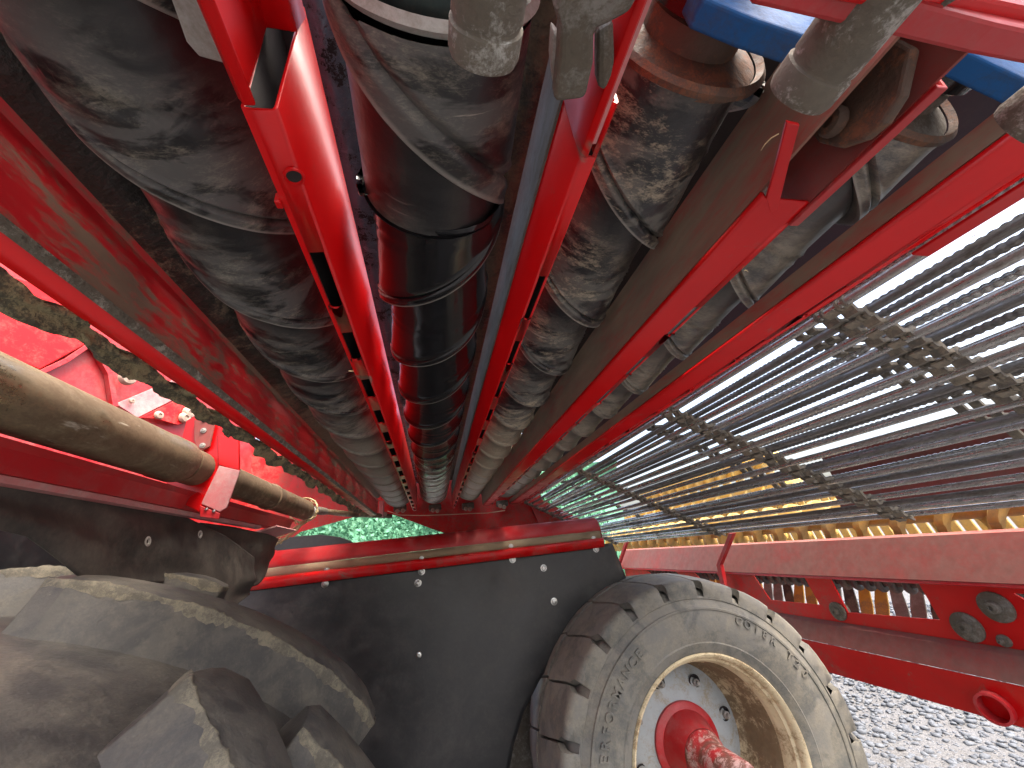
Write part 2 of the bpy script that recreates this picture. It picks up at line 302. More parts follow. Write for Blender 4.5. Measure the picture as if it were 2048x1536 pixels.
# ------------------------------------------------------------------ spiral rollers
def sleeve(name, xc, zc, y0, y1, hand, Y0, parent, m, r0=.0500, amp=.0132, pitch=.14, starts=2, seed=1, crease=1.):
    """rubber sleeve whose overlapping lips follow the grid rows (rows run along the helix)"""
    lead = pitch*starts; k = lead/(2*math.pi); nth = 84
    tt = [0, .004, .015] + list(np.linspace(.04, .86, 26)) + [.875, .885, .895, .905, .915, .925, .935, .945, .96, .975, .988, .996, 1.003, 1.006, 1.004]
    pr = []
    for i_, t in enumerate(tt):
        q = min(t, 1); v = amp*(.05*q+.95*q**1.5)
        v += .0016*math.exp(-((t-.878)/.010)**2)-.0042*math.exp(-((t-.912)/.010)**2)+.0010*math.exp(-((t-.945)/.012)**2)
        if i_ >= len(tt)-1: v = amp-.0042
        elif i_ >= len(tt)-2: v = amp-.0010
        if i_ == 0: v = -.0004
        pr.append((t, v))
    nper = len(pr); n0 = math.floor((y0-lead/2-Y0)/pitch)-1; n1 = math.ceil((y1+lead/2-Y0)/pitch)+1
    srow = np.array([Y0+(n_+t)*pitch for n_ in range(n0, n1) for t, v in pr]); rrow = np.array([v for n_ in range(n0, n1) for t, v in pr]); trow = np.array([t for n_ in range(n0, n1) for t, v in pr])
    th = -math.pi+2*math.pi*np.arange(nth)/nth
    Yg = srow[:, None]+hand*k*th[None, :]; T = np.broadcast_to(th[None, :], Yg.shape)
    r = r0+rrow[:, None]+0*T
    t2 = ((Yg-Y0-hand*.30*k*T)/pitch) % 1.0
    gate = np.clip(.65+.6*np.sin(T*1.0+seed*1.7+Yg*3), 0, 1)*crease
    r = r+.0020*np.exp(-((t2-.50)/.014)**2)*gate-.0022*np.exp(-((t2-.54)/.012)**2)*gate+.0012*np.exp(-((t2-.60)/.02)**2)*gate
    r = r+.0010*vnoise(np.cos(T)*.35+Yg*2, np.sin(T)*.35+Yg*5, seed)+.0004*vnoise(np.cos(T)*1.2, np.sin(T)*1.2+Yg*18, seed+5)
    inside = (Yg >= y0) & (Yg <= y1); Yc = np.clip(Yg, y0, y1)
    v = np.stack([xc+r*np.sin(T), Yc, zc-r*np.cos(T)], -1).reshape(-1, 3)
    R = len(srow); f = []
    ii = np.arange(R-1)[:, None]; j = np.arange(nth-1)[None, :]
    f1 = np.stack([ii*nth+j, (ii+1)*nth+j, (ii+1)*nth+j+1, ii*nth+j+1], -1).reshape(-1, 4)
    sh = hand*starts*nper; q = np.arange(R-1); q = q[(q+sh >= 0) & (q+sh+1 < R)]
    f2 = np.stack([q*nth+nth-1, (q+1)*nth+nth-1, (q+1+sh)*nth, (q+sh)*nth], -1)
    f = np.concatenate([f1, f2]); ok = inside.reshape(-1)[f].any(1); f = f[ok]
    used = np.unique(f); mp = -np.ones(len(v), int); mp[used] = np.arange(len(used))
    o = npmesh(name, v[used], mp[f], m, parent, smooth=50)
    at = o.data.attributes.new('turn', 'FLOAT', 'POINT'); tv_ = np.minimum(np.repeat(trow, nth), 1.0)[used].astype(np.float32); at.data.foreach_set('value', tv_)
    return o
RZ = .30; YE = 1.96
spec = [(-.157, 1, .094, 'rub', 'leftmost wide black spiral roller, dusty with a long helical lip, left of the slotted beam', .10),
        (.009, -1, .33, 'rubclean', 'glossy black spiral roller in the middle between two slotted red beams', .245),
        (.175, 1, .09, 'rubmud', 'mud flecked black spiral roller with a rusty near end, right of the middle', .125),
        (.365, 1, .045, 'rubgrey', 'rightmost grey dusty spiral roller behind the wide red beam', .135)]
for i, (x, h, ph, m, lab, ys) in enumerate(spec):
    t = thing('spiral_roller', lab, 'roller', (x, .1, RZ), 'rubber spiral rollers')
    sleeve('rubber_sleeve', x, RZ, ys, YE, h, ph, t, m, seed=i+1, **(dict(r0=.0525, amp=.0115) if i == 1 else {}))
    if i == 1:
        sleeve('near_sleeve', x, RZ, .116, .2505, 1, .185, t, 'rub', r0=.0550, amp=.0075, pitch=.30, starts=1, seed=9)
        MB().lathe([(.060, .2505), (.056, .254), (.05, .25)], (x, 0, RZ), (0, 1, 0), 48, False, False).build('sleeve_edge', 'rub', t, 180)
        MB().lathe([(.058, .114), (.061, .110), (.057, .106), (.054, .108), (.050, .112)], (x, 0, RZ), (0, 1, 0), 56, False, False).build('end_ring', 'galv', t, 50)
        MB().lathe([(.0505, .116), (.049, .07), (.040, .055), (.040, .04), (.037, .036), (.037, .02), (.02, .018), (.02, -.03)], (x, 0, RZ), (0, 1, 0), 48).build('end_cap', 'teal', t, 30)
    else:
        yy = max(ys, .118)
        MB().lathe([(.0575, yy), (.0585, yy-.004), (.055, yy-.007), (.052, yy-.003)], (x, 0, RZ), (0, 1, 0), 56, False, False).build('end_ring', 'rust', t, 60)
        MB().lathe([(.0525, yy+.004), (.0515, yy-.002), (.033, yy-.008), (.033, yy-.028), (.030, yy-.03), (.030, yy-.045), (.019, yy-.047), (.019, -.06)], (x, 0, RZ), (0, 1, 0), 48).build('end_cap', 'rust' if i == 2 else 'steelmud', t, 30)
        MB().lathe([(.034, yy-.022), (.040, yy-.026), (.040, yy-.036), (.034, yy-.04)], (x, 0, RZ), (0, 1, 0), 40, False, False).build('seal', 'rubclean', t, 40)
    MB().lathe([(.050, YE-.003), (.050, YE+.004), (.02, YE+.006), (.02, YE+.10)], (x, 0, RZ), (0, 1, 0), 32).build('far_cap', 'steel', t, 30)
# smooth tubes between them
def smooth_roller(x, z, r, y0, y1, m, lab, rough, seed):
    nth = 40; ys = np.concatenate([np.arange(y0, .7, .006), np.arange(.7, y1, .02)]); th = np.linspace(0, 2*math.pi, nth, endpoint=False)
    T, Yg = np.meshgrid(th, ys); rr = r+rough*vnoise(np.cos(T)*.5, Yg*7+np.sin(T)*.5, seed)+rough*.6*vnoise(np.cos(T), Yg*23, seed+2)
    v = np.stack([x+rr*np.sin(T), Yg, z-rr*np.cos(T)], -1).reshape(-1, 3)
    R = len(ys); a = np.arange(R-1)[:, None]*nth; j = np.arange(nth)[None, :]; j2 = (j+1) % nth
    o = npmesh('smooth_roller', v, np.stack([a+j, a+nth+j, a+nth+j2, a+j2], -1).reshape(-1, 4), m, smooth=180)
    return tag(o, lab, 'roller', 'smooth rollers above the gaps')
smooth_roller(-.262, .330, .046, -.1, YE, 'mudrub', 'dirt streaked smooth roller between the left red beam and the leftmost spiral roller', .0010, 3)
smooth_roller(-.068, .372, .031, -.05, YE, 'wet', 'wet blue black smooth tube to the right of the left slotted beam', .0006, 4)
smooth_roller(.092, .372, .031, -.05, YE, 'mudtube', 'mud caked dark tube just left of the right slotted beam', .0028, 5)

# ------------------------------------------------------------------ slotted beams between the rollers
def slot_strip(b, A, B, y0, y1, slots, nc=5):
    """strip between two XZ points with long slots cut out, far ends rounded"""
    P = lambda u, y: (A[0]+(B[0]-A[0])*u, y, A[1]+(B[1]-A[1])*u)
    W = math.hypot(B[0]-A[0], B[1]-A[1]); y = y0
    for a, c in slots:
        if a > y: b.quads([P(0, y), P(1, y), P(1, a), P(0, a)])
        r = W*.5
        arc = [(.5-.5*math.cos(q), c-r+r*math.sin(q)) for q in np.linspace(0, math.pi/2, nc)]
        b.quads([P(0, c)]+[P(u, yy) for u, yy in arc[::-1]])
        b.quads([P(1, c)]+[P(1-u, yy) for u, yy in arc])
        y = c
    b.quads([P(0, y), P(1, y), P(1, y1), P(0, y1)])
def beam_slots(first, pitch, ln, end, ln0=None):
    o = []; y = first; k = 0
    while y+ln < end:
        o.append((y, y+(ln0 if (ln0 and k == 0) else ln))); y += pitch; k += 1
    return o
def strip(b, pts, y0, y1, n=1):
    for A, B in zip(pts[:-1], pts[1:]):
        for i in range(n):
            a = y0+(y1-y0)*i/n; c = y0+(y1-y0)*(i+1)/n
            b.quads([(A[0], a, A[1]), (B[0], a, B[1]), (B[0], c, B[1]), (A[0], c, A[1])])
BG = 'red beams between the rollers'
# left slotted beam
t = thing('slotted_beam', 'bright red slotted box beam left of the glossy middle roller, open at its near end', 'beam', (-.08, .1, .22), BG)
b = MB(); ZB = .214
strip(b, [(-.0860, .317), (-.0876, ZB+.002), (-.0868, ZB), (-.0830, ZB-.0005)], .142, 1.92)
slot_strip(b, (-.0830, ZB-.0005), (-.0722, ZB+.0008), .142, 1.92, beam_slots(.242, .112, .056, 1.9, .068))
strip(b, [(-.0722, ZB+.0008), (-.0706, ZB+.004), (-.0672, .313), (-.070, .317), (-.0860, .317)], .142, 1.92)
b.build('beam_body', 'red', t, smooth=25, solid=.0022, off=1, inner='dark')
b = MB(); strip(b, [(-.0675, .30), (-.0700, .285), (-.0855, .285), (-.0880, ZB+.004), (-.0850, ZB), (-.0800, ZB+.001)], -.03, .1405)
b.build('near_channel', 'red', t, smooth=25, solid=.003, off=1, bevel=.0008)
MB().lathe([(.012, 0), (.012, .004), (.009, .006), (.009, .012), (.005, .014)], (-.0775, .085, .2848), (0, 0, -1), 6).build('mount_nut', 'steelmud', t)
q = onZ(588, 352, ZB-.0006)
MB().lathe([(.0058, 0), (.0056, .0012), (.0045, .0014), (.0040, .0002)], q, (.25, 0, -1), 24, False, False).build('hole_rim', 'red', t, 60)
MB().lathe([(.0042, .0003), (.0001, .0003)], q, (.25, 0, -1), 20, False, True).build('painted_hole', 'dark', t)  # dark disc painted in for the shade of a hole
MB().box((-.0885, .199, .216), (.004, .006, .008)).build('tab', 'red', t, bevel=.001)
# right slotted beam
t = thing('slotted_beam', 'bright red slotted box beam right of the glossy middle roller, grey muddy along its left upper edge', 'beam', (.1, .1, .22), BG)
b = MB(); strip(b, [(.1060, .324), (.0935, .324), (.0932, .318), (.0948, .219), (.0958, .2155)], .150, 1.98)
slot_strip(b, (.0958, .2155), (.1035, .2150), .150, 1.98, beam_slots(.262, .112, .056, 1.95, .066))
strip(b, [(.1035, .2150), (.1052, .217), (.1060, .324)], .150, 1.98)
b.build('beam_body', 'red', t, smooth=25, solid=.0022, off=1, inner='dark')
b = MB(); strip(b, [(.0920, .326), (.0918, .274)], -.02, 1.97); b.build('wear_strip', 'greydust', t, solid=.002, off=1)
b = MB(); strip(b, [(.0985, .2148), (.0955, .2160), (.0945, .232), (.0935, .31)], .03, .1492)
b.build('near_channel', 'red', t, smooth=25, solid=.0025, off=1, bevel=.0008)
b = MB(); strip(b, [(.1035, .2150), (.1052, .217), (.1060, .324)], .118, .1496); b.build('right_lip', 'red', t, solid=.0022, off=1)
b = MB(); strip(b, [(.1000, .2135), (.0970, .2128)], .05, .140); b.build('pale_edge', 'pink', t, solid=.0015)
q = onX(1130, 408, .1045); MB().lathe([(.0034, .0004), (.0001, .0005)], q, (-.1, 0, -1), 18, False, True).build('painted_hole', 'dark', t, 40)  # another dark disc in place of a shaded hole
# wide beam with brown dusty wall
t = thing('channel_beam', 'wide red channel beam with a brown dusty left wall, between the two right hand rollers', 'beam', (.26, .1, .22), BG)
b = MB(); strip(b, [(.2365, .2800), (.2385, .262), (.2400, .220)], -.03, 1.98, 1); b.build('side_wall', 'reddust', t, solid=.0025, off=1)
b = MB(); strip(b, [(.2400, .219), (.2412, .2125), (.2740, .2120)], .166, 1.98)
slot_strip(b, (.2740, .2120), (.2830, .2125), .166, 1.98, beam_slots(.30, .112, .056, 1.95))
strip(b, [(.2830, .2125), (.2845, .216), (.2850, .2235)], .150, 1.98); b.build('beam_bottom', 'red', t, smooth=25, solid=.0025, off=1, inner='dark')
q = [onZ(x, y, .2122) for x, y in [(1533, 398), (1541, 428), (1556, 420), (1578, 330), (1600, 250), (1574, 244), (1552, 330)]]
MB().slab(q, (0, 0, .0025)).build('left_flange', 'red', t, bevel=.0006)
b = MB(); strip(b, [(.2420, .2600), (.2800, .2600), (.2815, .2125)], .02, .186); b.build('channel_inside', 'redrust', t, solid=.002)
b = MB(); strip(b, [(.2800, .2120), (.2868, .2120), (.2875, .226)], .085, .1858); b.build('right_flange', 'red2', t, solid=.003, bevel=.0008)
# right outer beam
t = thing('channel_beam', 'outermost right red beam with small slots, beside the rod web', 'beam', (.41, .1, .22), BG)
b = MB(); strip(b, [(.3840, .2385), (.3865, .2225)], -.03, 2.04); b.build('side_wall', 'reddust', t, solid=.0025, off=1)
b = MB(); strip(b, [(.3865, .2215), (.3880, .2155), (.4270, .2150)], .105, 2.04)
slot_strip(b, (.4270, .2150), (.4350, .2155), .105, 2.04, beam_slots(.262, .112, .056, 2.0))
strip(b, [(.4350, .2155), (.4400, .2165), (.4500, .2190), (.4530, .235)], .105, 2.04); b.build('beam_bottom', 'red', t, smooth=25, solid=.0025, off=1, inner='dark')
b = MB(); strip(b, [(.4420, .2130), (.4600, .2120), (.4640, .222)], .09, .21); b.build('edge_strip', 'red', t, solid=.003, bevel=.0008)
# left outer beam
t = thing('angle_beam', 'leftmost red beam with muddy face and a line of grit along its fold', 'beam', (-.24, .1, .21), BG)
b = MB(); strip(b, [(-.2290, .262), (-.2325, .258), (-.2355, .205)], .06, 1.84, 1); b.build('side_wall', 'redmud', t, solid=.0025, off=-1)
b = MB(); strip(b, [(-.2385, .2005), (-.2600, .1990), (-.2625, .204)], .06, 1.84); b.build('beam_bottom', 'red', t, smooth=25, solid=.0025, off=-1)
nx, ny = 7, 900; ys = np.linspace(.06, 1.84, ny)
V = []
for j, y in enumerate(ys):
    for k in range(nx):
        u = k/(nx-1); x = -.2352-.0040*u; z = .2065-.0065*u; bmp = .0011*rng.random()+.0011*math.sin(math.pi*u)*(1+.6*math.sin(y*60)); V.append((x+bmp*.8, y, z-bmp*.6))
ii = (np.arange(ny-1)[:, None]*nx+np.arange(nx-1)[None, :]).ravel()
npmesh('grit_line', V, np.stack([ii, ii+1, ii+nx+1, ii+nx], 1), 'grit', t, smooth=180)

# ------------------------------------------------------------------ left side: mud strip, tube, bracket, red panel
ny, nx = 420, 9; ys = np.linspace(.16, 1.75, ny); V = []
for j, y in enumerate(ys):
    dp = .016+.012*max(0, math.sin(y*21+1.7*math.sin(y*5)))+.006*math.sin(y*53)+.004*rng.random()
    dp *= .45
    if .60 < y < .68 or 1.02 < y < 1.07: dp *= .35
    for k in range(nx):
        u = k/(nx-1); V.append((-.2665-.010*u*(1+.3*math.sin(y*34))+.002*rng.random(), y, .1985-dp*u+.0025*math.sin(y*80+u*6)))
ii = (np.arange(ny-1)[:, None]*nx+np.arange(nx-1)[None, :]).ravel()
o = npmesh('mud_strip', V, np.stack([ii, ii+1, ii+nx+1, ii+nx], 1), 'mud'); k = o.modifiers.new('solid', 'SOLIDIFY'); k.thickness = .008
tag(o, 'ragged strip of dried mud hanging under the leftmost red beam', 'mud')
TX, TZ, TR = -.42, .199, .0345
t = thing('bronze_tube', 'bronze brown muddy tube running through the red bracket on the left', 'tube', (TX, .4, TZ))
MB().lathe([(TR, -.1), (TR, .70), (TR+.0012, .705), (TR+.0012, .742), (TR-.001, .752), (TR-.006, .760), (TR-.012, .765)], (TX, 0, TZ), (0, 1, 0), 48).build('front_section', 'tube', t, 40)
MB().lathe([(TR-.004, .762), (TR-.004, 1.15), (TR-.001, 1.153), (TR-.001, 1.162), (TR-.004, 1.166), (TR-.004, 1.47), (TR-.006, 1.475)], (TX, 0, TZ), (0, 1, 0), 48).build('rear_section', 'tube', t, 40)
MB().lathe([(.024, 1.478), (.027, 1.50), (.022, 1.52), (.006, 1.53)], (TX+.004, 0, TZ-.008), (0, 1, 0), 24).build('end_cap', 'galv', t, 40)
for k in range(14):
    b = MB(); a0 = rng.random()*6.28; pts = []
    for s in np.linspace(0, 1, 9):
        a = a0+s*(2.2+rng.random()); pts.append((TX+(TR+.004+.006*rng.random())*math.sin(a), 1.455+.02*rng.random(), TZ-(TR+.004)*math.cos(a)-.010*rng.random()*(k > 8)))
    b.tube(pts, .0016, 5); b.build('tangled_stem', 'straw', t, 180)
for k in range(9):
    b = MB(); x0 = -.425+.01*rng.random(); pts = [(x0-.06*s+.012*math.sin(3*s+k), 1.45-.05*s+.02*rng.random(), .155-.055*s+.008*math.sin(5*s+k)) for s in np.linspace(0, 1, 7)]
    b.tube(pts, .0017, 5).build('tangled_stem', 'straw', t, 180)
b = MB(); p0 = Vector((-.40, 1.56, TZ-.005))
t = thing('drive_shaft', 'thin muddy shaft running from the bronze tube end toward the far panel', 'shaft', (-.38, 1.5, .19))
MB().tube([(-.415, 1.5, .205), (-.395, 1.58, .205), (-.385, 1.6, .205)], [.013, .014, .012], 14).build('coupling', 'steelmud', t, 40)
MB().tube([(-.385, 1.6, .205), (-.34, 1.75, .207), (-.20, 2.06, .215)], [.010, .011, .010], 12).build('shaft', 'tube', t, 40)
# red rail under the tube
t = thing('mudguard_rail', 'long red rail under the bronze tube that carries the left rubber mudguard', 'rail', (-.44, .6, .14))
MB().ext([(-.452, .128), (-.428, .128), (-.420, .150), (-.410, .156), (-.440, .160)], .06, 1.36).build('rail_body', 'red2', t, bevel=.001)
MB().ext([(-.445, .120), (-.432, .120), (-.430, .1275), (-.446, .1275)], .06, 1.16).build('lower_flange', 'pink', t, bevel=.0008)
MB().ext([(-.455, .110), (-.40, .124), (-.402, .127), (-.457, .116)], 1.18, 1.34).build('end_plate', 'pink', t)
# red bracket around the tube
t = thing('tube_bracket', 'red folded sheet bracket holding the bronze tube', 'bracket', (-.43, .80, .2))
YB = .805
pl = [onY(x, y, YB) for x, y in [(322, 985), (425, 1038), (452, 985), (478, 885), (470, 868), (398, 826), (372, 842), (352, 930)]]
MB().slab(pl, (0, .005, 0)).build('face_plate', 'red', t, bevel=.0012)
A_ = [onY(x, y, YB-.002) for x, y in [(404, 1008), (440, 932), (482, 942), (455, 1016), (441, 1024)]]
MB().slab(A_, (0, -.004, 0)).build('front_strap', 'pink', t, bevel=.001)
A_ = [onY(x, y, YB-.003) for x, y in [(401, 1011), (442, 1027), (439, 1039), (402, 1034)]]
MB().slab(A_, (0, -.004, 0)).build('foot_tab', 'red2', t, bevel=.001)
A_ = [onY(438, 865, YB+.001), onY(480, 872, YB+.001), onY(481, 942, YB+.001), onY(440, 931, YB+.001)]
MB().slab(A_, (0, -.006, 0)).build('side_fold', 'red', t, bevel=.001)
for x, y in ((413, 1018), (428, 1022)): bolt(t, onY(x, y, YB-.0075), (0, -1, 0), .0028, 'chrome', washer=False)
b = MB(); A_ = [onY(x, y, YB-.009) for x, y in [(388, 840), (420, 834), (428, 850), (418, 893), (396, 905), (388, 880)]]
b.slab(A_, (0, .005, 0)).build('small_plate', 'redrust', t, bevel=.001)
for x, y in ((407, 861), (405, 891)): bolt(t, onY(x, y, YB-.010), (0, -1, 0), .0035, 'galv', name='rivet')
bolt(t, onY(408, 841, YB-.010), (0, -1, 0), .0026, 'dark', name='rivet')
# red side panel on the left
PX = -.86; PA = math.radians(24); PN = Vector((math.cos(PA), -math.sin(PA), 0)); P0 = Vector((PX, 2.1, 0)); PD = Vector((math.sin(PA), math.cos(PA), 0))
def onL(x, y, off=0.): r = Vector(ray(x, y)); return r*((P0+PN*off).dot(PN)/r.dot(PN))
t = thing('body_shell', 'large bright red side sheet behind the bronze tube on the left', 'panel', (PX, 1.2, .3))
MB().slab([P0-PD*2.6+Vector((0, 0, -.05)), P0+Vector((0, 0, -.05)), P0+Vector((0, 0, 1.7)), P0-PD*2.6+Vector((0, 0, 1.7))], PN*-.004).build('sheet', 'red2', t)
q = [onL(x, y, .012) for x, y in [(-20, 545), (85, 575), (120, 610), (165, 690), (120, 715), (70, 742), (-40, 700)]]
MB().slab(q, PN*.02).build('curved_cover', 'red', t, bevel=.004)
def bar3(b, p, q, wd, th):
    p = Vector(p); q = Vector(q); d = (q-p).normalized(); n = PN; s = d.cross(n).normalized()
    b.slab([p+s*wd/2, q+s*wd/2, q-s*wd/2, p-s*wd/2], n*th)
b = MB(); P_ = [onL(x, y, .002) for x, y in [(60, 752), (120, 724), (170, 690)]]
for a, c in zip(P_[:-1], P_[1:]): bar3(b, a, c, .014, .03)
b.build('cover_flange', 'red2', t, bevel=.001)
b = MB(); P_ = [onL(x, y, .002) for x, y in [(158, 665), (190, 710), (212, 750), (218, 790), (222, 815)]]
for a, c in zip(P_[:-1], P_[1:]): bar3(b, a, c, .017, .022)
b.build('rib', 'red2', t, bevel=.001)
q = [onL(x, y, .01) for x, y in [(228, 808), (352, 757), (368, 788), (272, 836)]]
MB().slab(q, PN*.008).build('brace', 'pink', t, bevel=.001)
q = [onL(x, y, .018) for x, y in [(538, 948), (590, 926), (625, 932), (555, 974)]]
MB().slab(q, PN*.008).build('brace', 'pink', t, bevel=.001)
q = [onL(x, y, .02) for x, y in [(276, 836), (352, 800), (390, 815), (388, 842), (352, 850), (308, 838)]]
MB().slab(q, PN*.008).build('gusset_plate', 'red', t, bevel=.001)
for x, y, r in ((250, 757, .022), (315, 831, .013), (374, 826, .020), (366, 836, .018), (262, 802, .008), (560, 955, .018), (590, 985, .02), (605, 965, .02)):
    bolt(t, onL(x, y, .026), PN, r*1.25, 'boltmud', washer=False)
# far end panel with its V shaped notch
FY = 2.10
t = thing('end_panel', 'red far end panel below the roller ends with a triangular cut-out', 'panel', (0, FY, .2))
b = MB()
Lp = [onY(560, 1095, FY), onY(600, 1064, FY), onY(700, 1036, FY), onY(742, 1027, FY)]
Rp = [onY(762, 1026, FY), onY(790, 1030, FY), onY(876, 1062, FY), onY(900, 1069, FY), onY(1215, 1066, FY), onY(1085, 1000, FY)]
top = [(.48, FY, .62), (-.05, FY, .62)]
b.slab([Vector((PX, FY, -.06))]+Lp+[Vector((-.18, FY, .62)), Vector((PX, FY, .62))], (0, .004, 0))
b.slab(Rp+[Vector(p) for p in top], (0, .004, 0)).slab([Lp[-1]+Vector((.001, .0015, 0)), Rp[0]+Vector((-.001, .0015, 0)), Vector((-.0505, FY+.0015, .61)), Vector((-.1795, FY+.0015, .61))], (0, .003, 0))
b.build('sheet', 'red', t)
for x, y in ((688, 965), (1127, 1045)):
    p = onY(x, y, FY-.012); MB().box(p, (.016, .02, .12)).build('rib', 'red2', t, bevel=.002)
b = MB(); P_ = [onY(x, y, FY-.03) for x, y in [(1060, 1008), (1075, 1040), (1090, 1100)]]
for a, c in zip(P_[:-1], P_[1:]): b.slab([a, c, c+Vector((.03, 0, 0)), a+Vector((.03, 0, 0))], (0, .02, 0))
b.build('edge_fold', 'red2', t)
for x, y in ((795, 1022), (806, 1021), (866, 1020), (875, 1021), (932, 1017), (940, 1018), (1000, 1012), (1008, 1014), (756, 1030), (770, 1028)):
    bolt(t, onY(x, y, 1.985), (0, -1, -.2), .010, 'boltmud', name='bearing_bolt', washer=False)
for k, (x, y) in enumerate(((800, 1016), (870, 1015), (936, 1012), (1004, 1007))):
    MB().box(onY(x, y, 2.02), (.06, .03, .03)).build('bearing_block', 'steelmud', t, bevel=.006)
q = onY(763, 1018, 1.98); MB().box(q, (.022, .02, .075)).build('end_lug', 'pink', t, bevel=.003)
b = MB(); pts = []
for x, y in [(775, 1022), (800, 1030), (840, 1031), (870, 1030), (900, 1029), (940, 1027), (975, 1026), (1010, 1021)]: pts.append(onY(x, y, 1.93))
tag(b.tube(pts, .0018, 6).build('twine', 'twine', None, 180), 'loose pale twine hanging below the far roller ends', 'twine')
b = MB(); P_ = [(x, y) for x, y in [(545, 1100), (548, 1078), (600, 1072), (640, 1069), (680, 1074), (702, 1082), (715, 1092), (715, 1110)]]
b.slab([onY(x, y, 1.86) for x, y in P_], (0, .01, 0)); tag(b.build('rubber_strip', 'flap', None, bevel=.002), 'dark rubber strip above the centre rail in front of the green hedge', 'rubber flap')

# ------------------------------------------------------------------ left rubber mudguard (two sheets hanging from the rail)
def sheet(name, top, bot, n, m, seed, wav, parent=None, off=(0, 0, 0), thick=.004):
    """top/bot: polylines of 3-D points with the same parameter; a wavy hanging sheet"""
    def at(P, u):
        k = u*(len(P)-1); i = min(int(k), len(P)-2); return Vector(P[i]).lerp(Vector(P[i+1]), k-i)
    nu, nv = n; V = []
    for i in range(nu):
        u = i/(nu-1); A = at(top, u); B = at(bot, u)
        for j in range(nv):
            v = j/(nv-1); p = A.lerp(B, v); wv = wav*(.25+v)*float(vnoise(np.float64(u*1.7), np.float64(v*1.1), seed)); V.append(p+Vector(off)*wv)
    ii = (np.arange(nu-1)[:, None]*nv+np.arange(nv-1)[None, :]).ravel()
    o = npmesh(name, [tuple(p) for p in V], np.stack([ii, ii+1, ii+nv+1, ii+nv], 1), m, parent, 180)
    k = o.modifiers.new('solid', 'SOLIDIFY'); k.thickness = thick; return o
t = thing('rubber_mudguard', 'black rubber mudguard hanging from the left red rail above the big lugged tyre', 'mudguard', (-.44, .8, .1))
sheet('rear_sheet', [(-.452, .92, .118), (-.446, 1.05, .118), (-.436, 1.22, .112), (-.430, 1.29, .102)], [(-.452, .92, -.03), (-.446, 1.05, -.03), (-.44, 1.20, -.01), (-.45, 1.30, .03)], (60, 30), 'flapd', 11, .008, t, (1, 0, 0))
sheet('front_sheet', [(-.446, .10, .1275), (-.446, .40, .1275), (-.446, .70, .126), (-.445, .86, .121), (-.430, .98, .094), (-.425, 1.06, .070), (-.422, 1.12, .052)],
      [(-.45, .10, .09), (-.45, .40, .10), (-.446, .56, .072), (-.44, .66, .022), (-.43, .86, .012), (-.42, .98, -.06), (-.410, 1.12, -.028)], (160, 40), 'flapd', 13, .010, t, (1, 0, 0))
MB().slab([(-.60, .05, -.10), (-.60, 1.35, -.10), (-.60, 1.35, .15), (-.60, .05, .15)], (-.004, 0, 0)).build('dark_backing', 'flap', t)  # added dark sheet, stands in for the black gap under the mudguard
for x, y in ((294, 1083), (399, 1069)):
    p = onX(x, y, -.428); MB().lathe([(.006, 0), (.0075, .0015), (.0045, .002), (.003, 0)], p, (1, 0, .1), 20, False, False).build('grommet', 'galv', t, 40)

# ------------------------------------------------------------------ centre rail and rubber flap
FYR = 1.56
rl, rr = -.607, .645
t = thing('centre_rail', 'red rounded cross rail with a dusty ledge above the black rubber flap', 'rail', (0, FYR, .02))
prof = [(1.66, .070), (1.64, .082), (1.61, .085), (1.585, .080), (1.566, .066), (1.556, .046), (1.553, .034)]
def extx(prof, x0, x1, name, m, par, solid=.003, bevel=0, slope=0.0):
    b = MB()
    for (a, z0), (c, z1) in zip(prof[:-1], prof[1:]): b.quads([(x0, a, z0), (x1, a, z0+slope), (x1, c, z1+slope), (x0, c, z1)])
    return b.build(name, m, par, smooth=30, solid=solid, bevel=bevel)
extx(prof, rl, rr, 'dome', 'red2', t)
extx([(1.553, .033), (1.549, .006)], rl+.004, rr-.004, 'dusty_ledge', 'ledge', t)
extx([(1.549, .005), (1.538, .002), (1.536, -.004), (1.545, -.026)], rl+.002, rr, 'lower_lip', 'red', t)
b = MB(); b.slab([(rr, y, z) for y, z in prof+[(1.553, -.02), (1.66, -.02)]], (.004, 0, 0)); b.build('end_plate', 'redrust', t, bevel=.001)
for x, y in ((653, 1141), (843, 1118), (1022, 1093), (1187, 1077)): bolt(t, onY(x, y, 1.5485), (0, -1, -.15), .0065)
t = thing('rubber_flap', 'large black rubber flap bolted under the centre rail between the two tyres', 'rubber flap', (0, FYR, -.3))
EDG = [(1222, 1086), (1252, 1160), (1192, 1212), (1120, 1292), (1077, 1362), (1047, 1424), (1028, 1490), (1018, 1550), (1016, 1610), (1024, 1680)]
R_ = [onY(x, y, 1.565) for x, y in EDG]; V = []; nu, nv = 60, 70
for j in range(nv):
    k = (j/(nv-1))*(len(R_)-1); i = min(int(k), len(R_)-2); e = R_[i].lerp(R_[i+1], k-i)
    for i in range(nu):
        u = i/(nu-1); x = -.68+(e.x+.68)*u; z = e.z if i == nu-1 else e.z*(.3+.7*u)+(-.024-.0105*j)*(.7-.7*u)
        V.append((x, 1.558+.010*(j/nv)*float(vnoise(np.float64(x*.8), np.float64(z*.9), 21))+.05*(j/nv)**2*u-.02*(j/nv)*math.sin(u*3), z))
ii = (np.arange(nv-1)[:, None]*nu+np.arange(nu-1)[None, :]).ravel()
o = npmesh('rubber_sheet', V, np.stack([ii, ii+1, ii+nu+1, ii+nu], 1), 'flap', t, 180); k = o.modifiers.new('solid', 'SOLIDIFY'); k.thickness = .005
